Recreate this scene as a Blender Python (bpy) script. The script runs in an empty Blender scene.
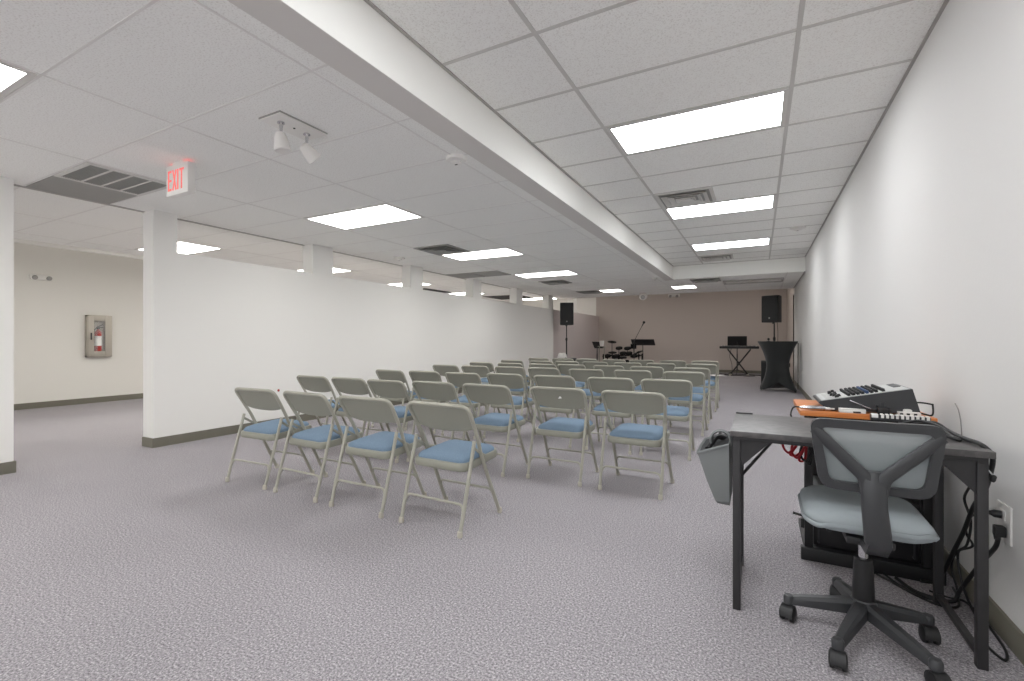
import bpy, bmesh, math, random
from mathutils import Vector, Matrix
random.seed(7)
SC = bpy.context.scene
COL = SC.collection
PI = math.pi

# ------------------------------------------------------------------ camera, world, exposure
F_PX, YAW, EYE = 465.1, 0.4878, 1.087
cam_d = bpy.data.cameras.new('camera')
cam = bpy.data.objects.new('camera', cam_d)
COL.objects.link(cam)
cam.location = (0, 0, EYE)
cam.rotation_euler = (PI / 2, 0, YAW)
cam_d.sensor_fit = 'HORIZONTAL'
cam_d.sensor_width = 36.0
cam_d.lens = 36.0 * F_PX / 1024.0
cam_d.clip_start = 0.02
cam_d.clip_end = 100
SC.camera = cam
world = bpy.data.worlds.new('world')
SC.world = world
world.use_nodes = True
world.node_tree.nodes['Background'].inputs[0].default_value = (0.8, 0.8, 0.82, 1)
world.node_tree.nodes['Background'].inputs[1].default_value = 0.15
SC.view_settings.view_transform = 'Standard'
SC.view_settings.look = 'None'
SC.view_settings.gamma = 1.0
SC.view_settings.use_curve_mapping = False
SC.view_settings.exposure = 0.0
SC.cycles.max_bounces = 14
SC.cycles.diffuse_bounces = 10
SC.cycles.transparent_max_bounces = 8
SC.cycles.use_denoising = True
SC.cycles.use_light_tree = True
SC.cycles.sample_clamp_indirect = 6.0
E_BAY, E_LOW, E_FAR, E_BACK = 13.2, 12.8, 18.0, 14.0      # strength of the ceiling light diffusers


# ------------------------------------------------------------------ geometry helpers
class MB:
    """collects shapes in one bmesh, then links them as ONE mesh object"""
    def __init__(self):
        self.bm = bmesh.new()

    def box(self, x0, x1, y0, y1, z0, z1, bev=0.0, seg=2):
        bm = self.bm
        vs = [bm.verts.new(p) for p in ((x0, y0, z0), (x1, y0, z0), (x1, y1, z0), (x0, y1, z0),
                                        (x0, y0, z1), (x1, y0, z1), (x1, y1, z1), (x0, y1, z1))]
        fs = [bm.faces.new([vs[i] for i in f]) for f in ((3, 2, 1, 0), (4, 5, 6, 7), (0, 1, 5, 4), (1, 2, 6, 5), (2, 3, 7, 6), (3, 0, 4, 7))]
        if bev > 0:
            es = list({e for f in fs for e in f.edges})
            bmesh.ops.bevel(bm, geom=es, offset=bev, segments=seg, affect='EDGES', profile=0.6)
        return self

    def loft(self, rings, cap=True, closed=True):
        bm = self.bm
        R = [[bm.verts.new(p) for p in r] for r in rings]
        n = len(R[0])
        for a, b in zip(R[:-1], R[1:]):
            for i in range(n if closed else n - 1):
                j = (i + 1) % n
                bm.faces.new((a[i], a[j], b[j], b[i]))
        if cap:
            bm.faces.new(list(reversed(R[0])))
            bm.faces.new(R[-1])
        return self

    def tube(self, pts, r, seg=8, closed=False, flat=1.0):
        pts = [Vector(p) for p in pts]
        n = len(pts)
        rr = r if isinstance(r, (list, tuple)) else [r] * n
        t0 = (pts[1] - pts[0]).normalized()
        up = Vector((0, 0, 1)) if abs(t0.z) < 0.9 else Vector((1, 0, 0))
        nrm = (up - t0 * up.dot(t0)).normalized()
        rings = []
        for i, p in enumerate(pts):
            if closed:
                t = (pts[(i + 1) % n] - pts[i - 1]).normalized()
            elif i == 0:
                t = t0
            elif i == n - 1:
                t = (pts[-1] - pts[-2]).normalized()
            else:
                t = ((pts[i + 1] - p).normalized() + (p - pts[i - 1]).normalized()).normalized()
            nrm = (nrm - t * nrm.dot(t)).normalized()
            b = t.cross(nrm)
            k = 1.0
            if 0 < i < n - 1:
                c = max(0.5, t.dot((pts[i + 1] - p).normalized()))
                k = 1.0 / c if c < 0.98 else 1.0
            rings.append([p + nrm * (rr[i] * k * math.cos(2 * PI * j / seg)) + b * (rr[i] * flat * math.sin(2 * PI * j / seg)) for j in range(seg)])
        if closed:
            rings.append(rings[0])
            bm = self.bm
            R = [[bm.verts.new(p) for p in r_] for r_ in rings[:-1]]
            for q in range(len(R)):
                a, b_ = R[q], R[(q + 1) % len(R)]
                for j in range(seg):
                    bm.faces.new((a[j], a[(j + 1) % seg], b_[(j + 1) % seg], b_[j]))
            return self
        return self.loft(rings)

    def cyl(self, p0, p1, r0, r1=None, seg=16):
        return self.tube([p0, p1], [r0, r0 if r1 is None else r1], seg)

    def lathe(self, prof, c=(0, 0, 0), seg=20, axis=None):
        M = Matrix.Identity(3)
        if axis is not None:
            M = Vector((0, 0, 1)).rotation_difference(Vector(axis)).to_matrix()
        C = Vector(c)
        rings = [[C + M @ Vector((max(r, 1e-4) * math.cos(2 * PI * j / seg), max(r, 1e-4) * math.sin(2 * PI * j / seg), z)) for j in range(seg)] for r, z in prof]
        return self.loft(rings)

    def prism(self, poly, lo, hi, axis='y'):
        """poly: 2D points; axis y -> (x,z), axis x -> (y,z), axis z -> (x,y)"""
        def P(a, b, t):
            return (a, t, b) if axis == 'y' else ((t, a, b) if axis == 'x' else (a, b, t))
        return self.loft([[P(a, b, lo) for a, b in poly], [P(a, b, hi) for a, b in poly]])

    def sheet(self, fn, nu, nv, off):
        """a solid sheet: fn(u,v) in 0..1, thickened by the vector off"""
        bm = self.bm
        off = Vector(off)
        A = [[bm.verts.new(fn(i / nu, j / nv)) for j in range(nv + 1)] for i in range(nu + 1)]
        B = [[bm.verts.new(Vector(fn(i / nu, j / nv)) + off) for j in range(nv + 1)] for i in range(nu + 1)]
        for i in range(nu):
            for j in range(nv):
                bm.faces.new((A[i][j], A[i + 1][j], A[i + 1][j + 1], A[i][j + 1]))
                bm.faces.new((B[i][j], B[i][j + 1], B[i + 1][j + 1], B[i + 1][j]))
        for i in range(nu):
            bm.faces.new((A[i][0], B[i][0], B[i + 1][0], A[i + 1][0]))
            bm.faces.new((A[i][nv], A[i + 1][nv], B[i + 1][nv], B[i][nv]))
        for j in range(nv):
            bm.faces.new((A[0][j], A[0][j + 1], B[0][j + 1], B[0][j]))
            bm.faces.new((A[nu][j], B[nu][j], B[nu][j + 1], A[nu][j + 1]))
        return self

    def build(self, name, mat, parent=None, loc=None, angle=0.6, rot=None):
        bmesh.ops.recalc_face_normals(self.bm, faces=self.bm.faces[:])
        me = bpy.data.meshes.new(name)
        self.bm.to_mesh(me)
        self.bm.free()
        me.shade_smooth()
        me.set_sharp_from_angle(angle=angle)
        me.materials.append(mat)
        o = bpy.data.objects.new(name, me)
        COL.objects.link(o)
        if parent is not None:
            o.parent = parent
        if loc is not None:
            o.location = loc
        if rot is not None:
            o.rotation_euler = rot
        return o


def fillet(pts, r, n=5):
    """round the inner corners of a polyline"""
    pts = [Vector(p) for p in pts]
    out = [pts[0]]
    for a, b, c in zip(pts[:-2], pts[1:-1], pts[2:]):
        d0, d1 = (a - b), (c - b)
        k = min(r, d0.length * 0.49, d1.length * 0.49)
        p, q = b + d0.normalized() * k, b + d1.normalized() * k
        for i in range(n + 1):
            t = i / n
            out.append(p.lerp(b, t).lerp(b.lerp(q, t), t))
    out.append(pts[-1])
    return out


def smooth(pts, n=6):
    """Catmull-Rom curve through the points"""
    P = [Vector(p) for p in pts]
    P = [P[0] * 2 - P[1]] + P + [P[-1] * 2 - P[-2]]
    out = []
    for i in range(1, len(P) - 2):
        a, b, c, d = P[i - 1:i + 3]
        for k in range(n):
            t = k / n
            out.append(0.5 * ((2 * b) + (c - a) * t + (2 * a - 5 * b + 4 * c - d) * t * t + (3 * b - a - 3 * c + d) * t ** 3))
    out.append(P[-2])
    return out


def rrect(x0, x1, y0, y1, r, n=5):
    out = []
    for cx, cy, a0 in ((x1 - r, y1 - r, 0), (x0 + r, y1 - r, 90), (x0 + r, y0 + r, 180), (x1 - r, y0 + r, 270)):
        for i in range(n + 1):
            a = math.radians(a0 + 90 * i / n)
            out.append((cx + r * math.cos(a), cy + r * math.sin(a)))
    return out


def tag(o, label=None, cat=None, group=None, kind=None):
    if label:
        o['label'] = label
    if cat:
        o['category'] = cat
    if group:
        o['group'] = group
    if kind:
        o['kind'] = kind
    return o


def thing(name, label, cat, loc=(0, 0, 0), rz=0.0, group=None):
    o = bpy.data.objects.new(name, None)
    o.empty_display_size = 0.1
    COL.objects.link(o)
    o.location = loc
    o.rotation_euler = (0, 0, rz)
    return tag(o, label, cat, group)


def struct(name, mb, mat, **k):
    return tag(mb.build(name, mat, **k), kind='structure')


def copy_tree(o, parent=None):
    c = o.copy()
    COL.objects.link(c)
    if parent is not None:
        c.parent = parent
    for ch in list(o.children):
        copy_tree(ch, c)
    return c


S_, C_ = math.sin(YAW), math.cos(YAW)


def at(u, v, y):
    """the point at depth y (metres down the room) seen at a place in the photograph"""
    a, b = (u - 512) / F_PX, (340.5 - v) / F_PX
    rx, ry = a * C_ - S_, a * S_ + C_
    k = y / ry
    return Vector((rx * k, y, EYE + b * k))


# ------------------------------------------------------------------ materials
def lin(c):
    return tuple(((x / 255) / 12.92 if x / 255 <= 0.04045 else ((x / 255 + 0.055) / 1.055) ** 2.4) for x in c) + (1,)


def mat(name, rgb, rough=0.6, metal=0.0, spec=0.5, noise=None, bump=None, sheen=0.0, emit=None):
    """noise = (scale, other rgb, lo, hi): speckle; bump = (scale, strength, distance)"""
    m = bpy.data.materials.new(name)
    m.use_nodes = True
    nt = m.node_tree
    bs = nt.nodes['Principled BSDF']
    bs.inputs['Base Color'].default_value = lin(rgb)
    bs.inputs['Roughness'].default_value = rough
    bs.inputs['Metallic'].default_value = metal
    bs.inputs['Specular IOR Level'].default_value = spec
    if sheen:
        bs.inputs['Sheen Weight'].default_value = sheen
    tc = nt.nodes.new('ShaderNodeTexCoord')
    if noise:
        sc, other, lo, hi = noise
        nz = nt.nodes.new('ShaderNodeTexNoise')
        nz.inputs['Scale'].default_value = sc
        nz.inputs['Detail'].default_value = 3
        rp = nt.nodes.new('ShaderNodeValToRGB')
        rp.color_ramp.elements[0].position = lo
        rp.color_ramp.elements[1].position = hi
        rp.color_ramp.elements[0].color = lin(rgb)
        rp.color_ramp.elements[1].color = lin(other)
        nt.links.new(tc.outputs['Object'], nz.inputs['Vector'])
        nt.links.new(nz.outputs['Fac'], rp.inputs['Fac'])
        nt.links.new(rp.outputs['Color'], bs.inputs['Base Color'])
    if bump:
        sc, st, di = bump
        nb = nt.nodes.new('ShaderNodeTexNoise')
        nb.inputs['Scale'].default_value = sc
        nb.inputs['Detail'].default_value = 2
        bp = nt.nodes.new('ShaderNodeBump')
        bp.inputs['Strength'].default_value = st
        bp.inputs['Distance'].default_value = di
        nt.links.new(tc.outputs['Object'], nb.inputs['Vector'])
        nt.links.new(nb.outputs['Fac'], bp.inputs['Height'])
        nt.links.new(bp.outputs['Normal'], bs.inputs['Normal'])
    if emit:
        bs.inputs['Emission Color'].default_value = lin(emit[0])
        bs.inputs['Emission Strength'].default_value = emit[1]
    return m


def carpet_mat():
    m = mat('carpet', (150, 143, 149), 0.95, spec=0.15)
    nt = m.node_tree
    bs = nt.nodes['Principled BSDF']
    tc = nt.nodes['Texture Coordinate']
    n1 = nt.nodes.new('ShaderNodeTexNoise')
    n1.inputs['Scale'].default_value = 125
    n1.inputs['Detail'].default_value = 4
    n1.inputs['Roughness'].default_value = 0.75
    r1 = nt.nodes.new('ShaderNodeValToRGB')
    cr = r1.color_ramp
    cr.elements[0].position, cr.elements[0].color = 0.355, lin((104, 99, 105))
    cr.elements[1].position, cr.elements[1].color = 0.645, lin((222, 218, 221))
    e = cr.elements.new(0.46)
    e.color = lin((152, 148, 152))
    e = cr.elements.new(0.55)
    e.color = lin((172, 168, 171))
    n2 = nt.nodes.new('ShaderNodeTexNoise')
    n2.inputs['Scale'].default_value = 1.3
    n2.inputs['Detail'].default_value = 3
    r2 = nt.nodes.new('ShaderNodeValToRGB')
    r2.color_ramp.elements[0].position, r2.color_ramp.elements[0].color = 0.3, (0.93, 0.93, 0.93, 1)
    r2.color_ramp.elements[1].position, r2.color_ramp.elements[1].color = 0.7, (1, 1, 1, 1)
    mx = nt.nodes.new('ShaderNodeMix')
    mx.data_type = 'RGBA'
    mx.blend_type = 'MULTIPLY'
    mx.inputs[0].default_value = 1
    bp = nt.nodes.new('ShaderNodeBump')
    bp.inputs['Strength'].default_value = 0.3
    bp.inputs['Distance'].default_value = 0.006
    for n in (n1, n2):
        nt.links.new(tc.outputs['Object'], n.inputs['Vector'])
    nt.links.new(n1.outputs['Fac'], r1.inputs['Fac'])
    nt.links.new(n2.outputs['Fac'], r2.inputs['Fac'])
    nt.links.new(r1.outputs['Color'], mx.inputs[6])
    nt.links.new(r2.outputs['Color'], mx.inputs[7])
    nt.links.new(mx.outputs[2], bs.inputs['Base Color'])
    nt.links.new(n1.outputs['Fac'], bp.inputs['Height'])
    nt.links.new(bp.outputs['Normal'], bs.inputs['Normal'])
    return m


def mesh_mat():
    """see-through woven mesh fabric"""
    m = mat('mesh fabric', (186, 194, 196), 0.8)
    nt = m.node_tree
    bs = nt.nodes['Principled BSDF']
    tr = nt.nodes.new('ShaderNodeBsdfTransparent')
    mx = nt.nodes.new('ShaderNodeMixShader')
    mx.inputs[0].default_value = 0.4
    out = nt.nodes['Material Output']
    nt.links.new(tr.outputs[0], mx.inputs[1])
    nt.links.new(bs.outputs[0], mx.inputs[2])
    nt.links.new(mx.outputs[0], out.inputs['Surface'])
    return m


def glass_mat():
    m = mat('clear pane', (255, 255, 255), 0.05)
    nt = m.node_tree
    bs = nt.nodes['Principled BSDF']
    tr = nt.nodes.new('ShaderNodeBsdfTransparent')
    mx = nt.nodes.new('ShaderNodeMixShader')
    mx.inputs[0].default_value = 0.12
    out = nt.nodes['Material Output']
    nt.links.new(tr.outputs[0], mx.inputs[1])
    nt.links.new(bs.outputs[0], mx.inputs[2])
    nt.links.new(mx.outputs[0], out.inputs['Surface'])
    return m


def wood_mat():
    m = mat('orange wood', (214, 132, 70), 0.35)
    nt = m.node_tree
    bs = nt.nodes['Principled BSDF']
    tc = nt.nodes['Texture Coordinate']
    mp = nt.nodes.new('ShaderNodeMapping')
    mp.inputs['Scale'].default_value = (3, 40, 40)
    nz = nt.nodes.new('ShaderNodeTexNoise')
    nz.inputs['Scale'].default_value = 2
    rp = nt.nodes.new('ShaderNodeValToRGB')
    rp.color_ramp.elements[0].position, rp.color_ramp.elements[0].color = 0.3, lin((196, 112, 56))
    rp.color_ramp.elements[1].position, rp.color_ramp.elements[1].color = 0.7, lin((226, 146, 82))
    nt.links.new(tc.outputs['Object'], mp.inputs['Vector'])
    nt.links.new(mp.outputs['Vector'], nz.inputs['Vector'])
    nt.links.new(nz.outputs['Fac'], rp.inputs['Fac'])
    nt.links.new(rp.outputs['Color'], bs.inputs['Base Color'])
    return m


def emitter(name, rgb, strength):
    m = bpy.data.materials.new(name)
    m.use_nodes = True
    nt = m.node_tree
    nt.nodes.remove(nt.nodes['Principled BSDF'])
    e = nt.nodes.new('ShaderNodeEmission')
    e.inputs[0].default_value = lin(rgb)
    e.inputs[1].default_value = strength
    nt.links.new(e.outputs[0], nt.nodes['Material Output'].inputs['Surface'])
    return m


M_CARPET = carpet_mat()
M_WALLR = mat('right wall paint', (225, 224, 222), 0.75, spec=0.25, bump=(90, 0.12, 0.004))
M_PART = mat('partition paint', (238, 237, 233), 0.75, spec=0.25, bump=(90, 0.08, 0.003))
M_CREAM = mat('cream wall paint', (232, 230, 224), 0.8, spec=0.2, bump=(90, 0.08, 0.003))
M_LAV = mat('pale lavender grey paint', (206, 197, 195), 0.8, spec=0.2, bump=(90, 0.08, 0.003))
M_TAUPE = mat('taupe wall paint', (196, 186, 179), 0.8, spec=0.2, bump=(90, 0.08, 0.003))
M_TILE = mat('acoustic tile', (250, 250, 247), 0.9, spec=0.1, noise=(120, (228, 226, 222), 0.5, 0.72), bump=(140, 0.25, 0.003))
M_GRIDSHADE = mat('ceiling grid paint', (206, 204, 200), 0.55)  # bay bars darker than the tiles, their shading put into the colour
M_GRIDL = mat('low ceiling grid paint', (232, 230, 227), 0.5)
M_GRIDDARK = mat('wall angle grey', (176, 173, 169), 0.6)
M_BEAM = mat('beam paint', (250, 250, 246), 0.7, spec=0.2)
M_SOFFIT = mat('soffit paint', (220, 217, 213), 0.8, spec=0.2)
M_TRIMW = mat('white trim', (232, 231, 226), 0.5)
M_BASE = mat('olive grey vinyl base', (116, 113, 101), 0.5)
M_CHAIR = mat('grey chair enamel', (148, 148, 136), 0.42, spec=0.5)
M_CHAIRBACK = mat('grey chair vinyl', (150, 150, 138), 0.5, bump=(300, 0.15, 0.001))
M_TUBE = mat('grey tube enamel', (168, 166, 153), 0.36, spec=0.6)
M_BLUE = mat('blue woven seat', (110, 131, 151), 0.9, spec=0.15, noise=(260, (132, 151, 170), 0.4, 0.7), bump=(400, 0.3, 0.001))
M_FOOT = mat('pale rubber', (190, 185, 172), 0.6)
M_BLACK = mat('black plastic', (34, 34, 35), 0.45)
M_BLACKM = mat('black satin metal', (42, 41, 42), 0.4, spec=0.5)
M_DKGREY = mat('dark grey plastic', (58, 59, 61), 0.4, spec=0.5)
M_RUBBER = mat('black rubber', (26, 26, 27), 0.55)
M_CORD = mat('black cord', (24, 24, 25), 0.5)
M_MESH = mesh_mat()
M_GREYFAB = mat('grey blue stretch cover', (160, 168, 171), 0.85, spec=0.2, bump=(26, 0.25, 0.012))
M_CHROME = mat('chrome', (205, 205, 208), 0.2, metal=1.0)
M_STEEL = mat('brushed steel', (178, 172, 162), 0.45, metal=0.5)
M_DESK = mat('black wood grain laminate', (86, 83, 82), 0.38, noise=(30, (66, 64, 64), 0.4, 0.65))
M_DESKEDGE = mat('black desk steel', (46, 45, 46), 0.45)
M_BAG = mat('grey felt', (128, 131, 131), 0.95, spec=0.1, bump=(200, 0.3, 0.002))
M_BAGIN = mat('dark lining', (44, 45, 47), 0.9)
M_WOOD = wood_mat()
M_WHITEP = mat('white plastic', (236, 234, 230), 0.4)
M_PANELG = mat('mixer panel grey', (190, 192, 190), 0.5)
M_BLUEK = mat('blue knob', (48, 72, 112), 0.4)
M_SPAN = mat('black stretch fabric', (40, 42, 42), 0.7, spec=0.3, sheen=0.2)
M_SPEAK = mat('black speaker shell', (36, 37, 38), 0.55, bump=(250, 0.2, 0.001))
M_GRILLE = mat('black speaker grille', (30, 31, 32), 0.6, bump=(500, 0.5, 0.002))
M_VENT = mat('vent grey', (160, 159, 155), 0.6)
M_VENTDK = mat('vent dark slots', (165, 165, 161), 0.7)
M_VENTBK = mat('vent black void', (52, 52, 50), 0.8)
M_VENTW = mat('vent white', (216, 214, 210), 0.5)
M_RED = mat('extinguisher red', (170, 44, 36), 0.35)
M_REDC = mat('red cable', (176, 34, 44), 0.5)
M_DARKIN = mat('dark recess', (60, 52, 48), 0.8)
M_PANE = glass_mat()
M_EBAY = emitter('bay diffuser glow', (252, 253, 255), E_BAY)
M_ELOW = emitter('low ceiling diffuser glow', (255, 253, 250), E_LOW)
M_EFAR = emitter('far area diffuser glow', (255, 252, 246), E_FAR)
M_EBACK = emitter('rear diffuser glow', (255, 252, 248), E_BACK)
M_FILLPANE = emitter('added window fill glow', (246, 250, 255), 2.2)  # glowing panes of the added windows, fill for the near room
M_STAGEFILL = emitter('added stage fill glow', (255, 250, 244), 8.0)  # for the hidden panels added over the stage
M_EXIT = emitter('exit letters glow', (255, 138, 132), 1.0)
M_EXITTOP = emitter('exit lamp glow', (255, 90, 84), 1.8)
M_DRUM = mat('matt black drum rubber', (14, 14, 15), 0.75, spec=0.2)
M_PAPER = mat('white paper', (240, 239, 236), 0.7)

# ------------------------------------------------------------------ the setting
XW, XM, XP, XE, XL = 0.793, -1.645, -5.42, -8.53, -10.25       # right wall, beam, partition face, low-ceiling edge, far wall
ZB, ZL = 2.697, 2.416                                          # raised bay, low ceiling
YB, YD, YK, YF = 10.53, 13.75, 17.3, -5.0                      # end of bay, end of low ceiling, back wall, wall behind
ZHI = 3.25
G = 0.6096

struct('floor', MB().box(XL - 0.2, XW + 0.2, YF - 0.2, YK + 0.2, -0.1, 0), M_CARPET)
struct('wall_right', MB().box(XW, XW + 0.15, YF, YD + 0.1, 0, ZHI), M_WALLR)
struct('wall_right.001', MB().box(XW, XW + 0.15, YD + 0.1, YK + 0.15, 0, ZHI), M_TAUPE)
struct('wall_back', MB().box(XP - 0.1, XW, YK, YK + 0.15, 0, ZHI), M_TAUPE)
struct('wall_back.001', MB().box(XL - 0.15, XP - 0.1, YK, YK + 0.15, 0, ZHI), M_CREAM)
struct('wall_left', MB().box(XL - 0.15, XL, YF, YK, 0, ZHI), M_CREAM)
mb = MB()
mb.box(XL - 0.15, XW + 0.15, YF - 0.15, YF, 0, 0.3)
mb.box(XL - 0.15, XW + 0.15, YF - 0.15, YF, 2.36, ZHI)
WINX = ((-9.6, -7.6), (-7.3, -5.75), (-5.2, -3.2), (-2.9, -0.9), (-0.6, 0.6))  # unseen windows added behind the camera as fill light
xx0 = XL - 0.15
for w0, w1 in WINX + ((XW + 0.15, 0),):
    mb.box(xx0, w0, YF - 0.15, YF, 0.3, 2.36)
    xx0 = w1
struct('wall_front', mb, M_PART)
for i, (w0, w1) in enumerate(WINX):
    mb = MB()
    for q in ((w0, w1, 0.3, 0.35), (w0, w1, 2.31, 2.36), (w0, w0 + 0.05, 0.35, 2.31), (w1 - 0.05, w1, 0.35, 2.31)):
        mb.box(q[0], q[1], YF - 0.12, YF - 0.02, q[2], q[3])
    wn = struct('fill_window_%d' % (i + 1), mb, M_STEEL)
    MB().box(w0 + 0.05, w1 - 0.05, YF - 0.09, YF - 0.08, 0.35, 2.31).build('pane', M_FILLPANE, wn)

# ceilings
struct('ceiling', MB().box(XM, XW, YF, YB, ZB, ZB + 0.05), M_TILE)
mb = MB()
mb.box(XE, XM - 0.01, YF, YD - 0.025, ZL, ZL + 0.05)
mb.box(XM - 0.01, XW, YB + 0.01, YD - 0.025, ZL, ZL + 0.05)
struct('ceiling.001', mb, M_TILE)
mb = MB()
mb.box(XL, XE, YF, YD, ZHI - 0.25, ZHI - 0.2)
mb.box(XL, XW, YD, YK, ZHI - 0.05, ZHI)
struct('ceiling.002', mb, M_TILE)
# beam along the bay, its soffit, and the bay's end face
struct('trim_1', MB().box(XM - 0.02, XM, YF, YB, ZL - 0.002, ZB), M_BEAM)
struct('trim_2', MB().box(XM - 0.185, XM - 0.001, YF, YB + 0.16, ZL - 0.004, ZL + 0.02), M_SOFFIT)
struct('trim_3', MB().box(XM, XW, YB, YB + 0.02, ZL - 0.002, ZB), M_BEAM)
# risers at the edges of the low ceiling
mb = MB()
mb.box(XE - 0.02, XE, YF, YD, ZL, ZHI)
mb.box(XL, XW, YD - 0.02, YD, ZL + 0.05, ZHI)
struct('trim_4', mb, M_BEAM)
struct('trim_5', MB().box(XE - 0.05, XE + 0.0, YF, YD, ZL - 0.05, ZL + 0.03), M_TRIMW)
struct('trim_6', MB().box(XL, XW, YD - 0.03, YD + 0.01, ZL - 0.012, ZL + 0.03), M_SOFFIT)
# grid bars
mb = MB()
bw, bd = 0.012, 0.004
xa = -1.0354
for x in (xa, xa + 1.2192):
    mb.box(x - bw, x + bw, YF, YB, ZB - bd, ZB + 0.01)
k = -11
while 2.2093 + G * k < YB:
    y = 2.2093 + G * k
    if y > YF:
        mb.box(XM, XW, y - bw, y + bw, ZB - bd * 0.8, ZB + 0.01)
    k += 1
struct('trim_7', mb, M_GRIDSHADE)
mb = MB()
xl = -1.9457
for i in range(0, 6):
    x = xl - 1.2192 * i
    mb.box(x - bw * 0.5, x + bw * 0.5, YF, YD, ZL - bd * 0.7, ZL + 0.01)
for x in (xl + 1.2192, xl + 2.4384):
    mb.box(x - bw, x + bw, YB, YD, ZL - bd, ZL + 0.01)
k = -12
while 3.39 + G * k < YD - 0.1:
    y = 3.39 + G * k
    if y > YF:
        mb.box(XE, XM - 0.185, y - bw * 0.5, y + bw * 0.5, ZL - bd * 0.5, ZL + 0.01)
    if y > YB + 0.1:
        mb.box(XM, XW, y - bw * 0.5, y + bw * 0.5, ZL - bd * 0.5, ZL + 0.01)
    k += 1
struct('trim_8', mb, M_GRIDL)
# dark wall angles
mb = MB()
mb.box(XW - 0.016, XW, YF, YB, ZB - 0.008, ZB)
mb.box(XM, XM + 0.018, YF, YB, ZB - 0.008, ZB)
mb.box(XM, XW, YB - 0.018, YB, ZB - 0.006, ZB)
mb.box(XW - 0.022, XW, YB, YD, ZL - 0.008, ZL)
struct('trim_9', mb, M_GRIDDARK)
struct('trim_10', MB().box(-5.625, -5.585, YF, YD, ZL - 0.007, ZL), M_GRIDDARK)

# low partition with posts to the ceiling, and the tall piece left of the opening
PT = 0.2
struct('wall_partition', MB().box(XP - PT, XP, 2.46, 12.85, 0, 2.016), M_PART)
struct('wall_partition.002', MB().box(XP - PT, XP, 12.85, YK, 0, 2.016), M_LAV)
mb = MB()
mb.box(XP - PT, XP + 0.001, 2.46, 2.68, 2.016, ZL)
struct('trim_11', mb, M_PART)
for i in range(6):
    y0 = 4.37 + 2.03 * i
    top = ZL if y0 < YD - 0.4 else ZHI - 0.05
    struct('trim_%d' % (12 + i), MB().box(XP - PT, XP, y0, y0 + 0.34, 2.016, top), M_PART)
struct('wall_partition.001', MB().box(XP - PT, XP, YF, 1.46, 0, ZL), M_PART)
# dark upright strips: jamb at the end of the low ceiling on the right wall
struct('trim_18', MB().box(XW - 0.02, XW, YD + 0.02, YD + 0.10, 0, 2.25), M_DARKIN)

# baseboards
BH = 0.095
struct('baseboard_right', MB().box(XW - 0.012, XW, YF, YK, 0, BH, 0.003), M_BASE)
struct('baseboard_back', MB().box(XP, XW, YK - 0.012, YK, 0, BH), M_BASE)
struct('baseboard_left', MB().box(XL, XL + 0.012, YF, YK, 0, BH), M_BASE)
mb = MB()
mb.box(XP, XP + 0.012, 2.448, YK, 0, BH)
mb.box(XP - PT, XP, 2.448, 2.46, 0, BH)
struct('baseboard_partition', mb, M_BASE)
mb = MB()
mb.box(XP, XP + 0.012, YF, 1.472, 0, BH)
mb.box(XP - PT, XP, 1.46, 1.472, 0, BH)
struct('baseboard_partition.001', mb, M_BASE)


# ------------------------------------------------------------------ ceiling fixtures
def ceiling_light(label, x0, x1, y0, y1, z, m, group, lit=True):
    cx, cy = (x0 + x1) / 2, (y0 + y1) / 2
    t = thing('ceiling_light', label, 'ceiling light', (cx, cy, z), 0, group)
    a, b = (x1 - x0) / 2 - 0.012, (y1 - y0) / 2 - 0.012
    f = 0.03
    fr = MB()
    fr.box(-a, a, -b, -b + f, -0.006, 0.0)
    fr.box(-a, a, b - f, b, -0.006, 0.0)
    fr.box(-a, -a + f, -b + f, b - f, -0.006, 0.0)
    fr.box(a - f, a, -b + f, b - f, -0.006, 0.0)
    fr.build('frame', M_VENTW, t)
    MB().box(-a + f, a - f, -b + f, b - f, -0.004, -0.001).build('diffuser', m, t)
    return t


gl = 'fluorescent panels of the raised bay'
for y0, lab in ((3.43, 'large bright rectangular light panel in the raised bay, nearest along the right wall'),
                (5.867, 'second bright light panel of the raised bay, beside a square vent'),
                (8.305, 'third and farthest light panel inside the raised bay, before its end face'),
                (0.99, 'assumed light panel of the raised bay, overhead and out of the picture'),  # unseen panels carry the row on, added for light at the near end
                (-1.45, 'assumed light panel of the raised bay, behind the viewer'),
                (-3.886, 'second assumed light panel of the raised bay behind the viewer')):
    ceiling_light(lab, xa, xa + 1.2192, y0, y0 + G, ZB, M_EBAY, gl)
gl = 'fluorescent panels of the low ceiling'
for x0, w, y0, lab, m in ((-4.3842, 1.2192, 0.342, 'light panel cut off by the left picture edge, above the wall opening', M_ELOW),
                          (-4.3842, 1.2192, 3.39, 'light panel of the low ceiling between exit sign and beam', M_ELOW),
                          (-4.3842, 1.2192, 5.828, 'light panel of the low ceiling beside a small dark vent', M_ELOW),
                          (-4.3842, 1.2192, 8.267, 'third light panel in line above the chair rows, before the rear square ones', M_ELOW),
                          (-3.7746, G, 11.924, 'small square light panel near the stage, on the drum side', M_EBACK),
                          (-1.9457, G, 11.924, 'small square light panel near the stage, just past the bay end', M_EBACK),
                          (-4.3842, 1.2192, -2.10, 'assumed light panel of the low ceiling behind the viewer', M_ELOW),  # unseen low panels added behind the camera for more near light
                          (-4.3842, 1.2192, -4.53, 'second assumed light panel of the low ceiling behind the viewer', M_ELOW)):
    ceiling_light(lab, x0, x0 + w, y0, y0 + G, ZL, m, gl)
gl = 'light panels beyond the partition'
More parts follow.
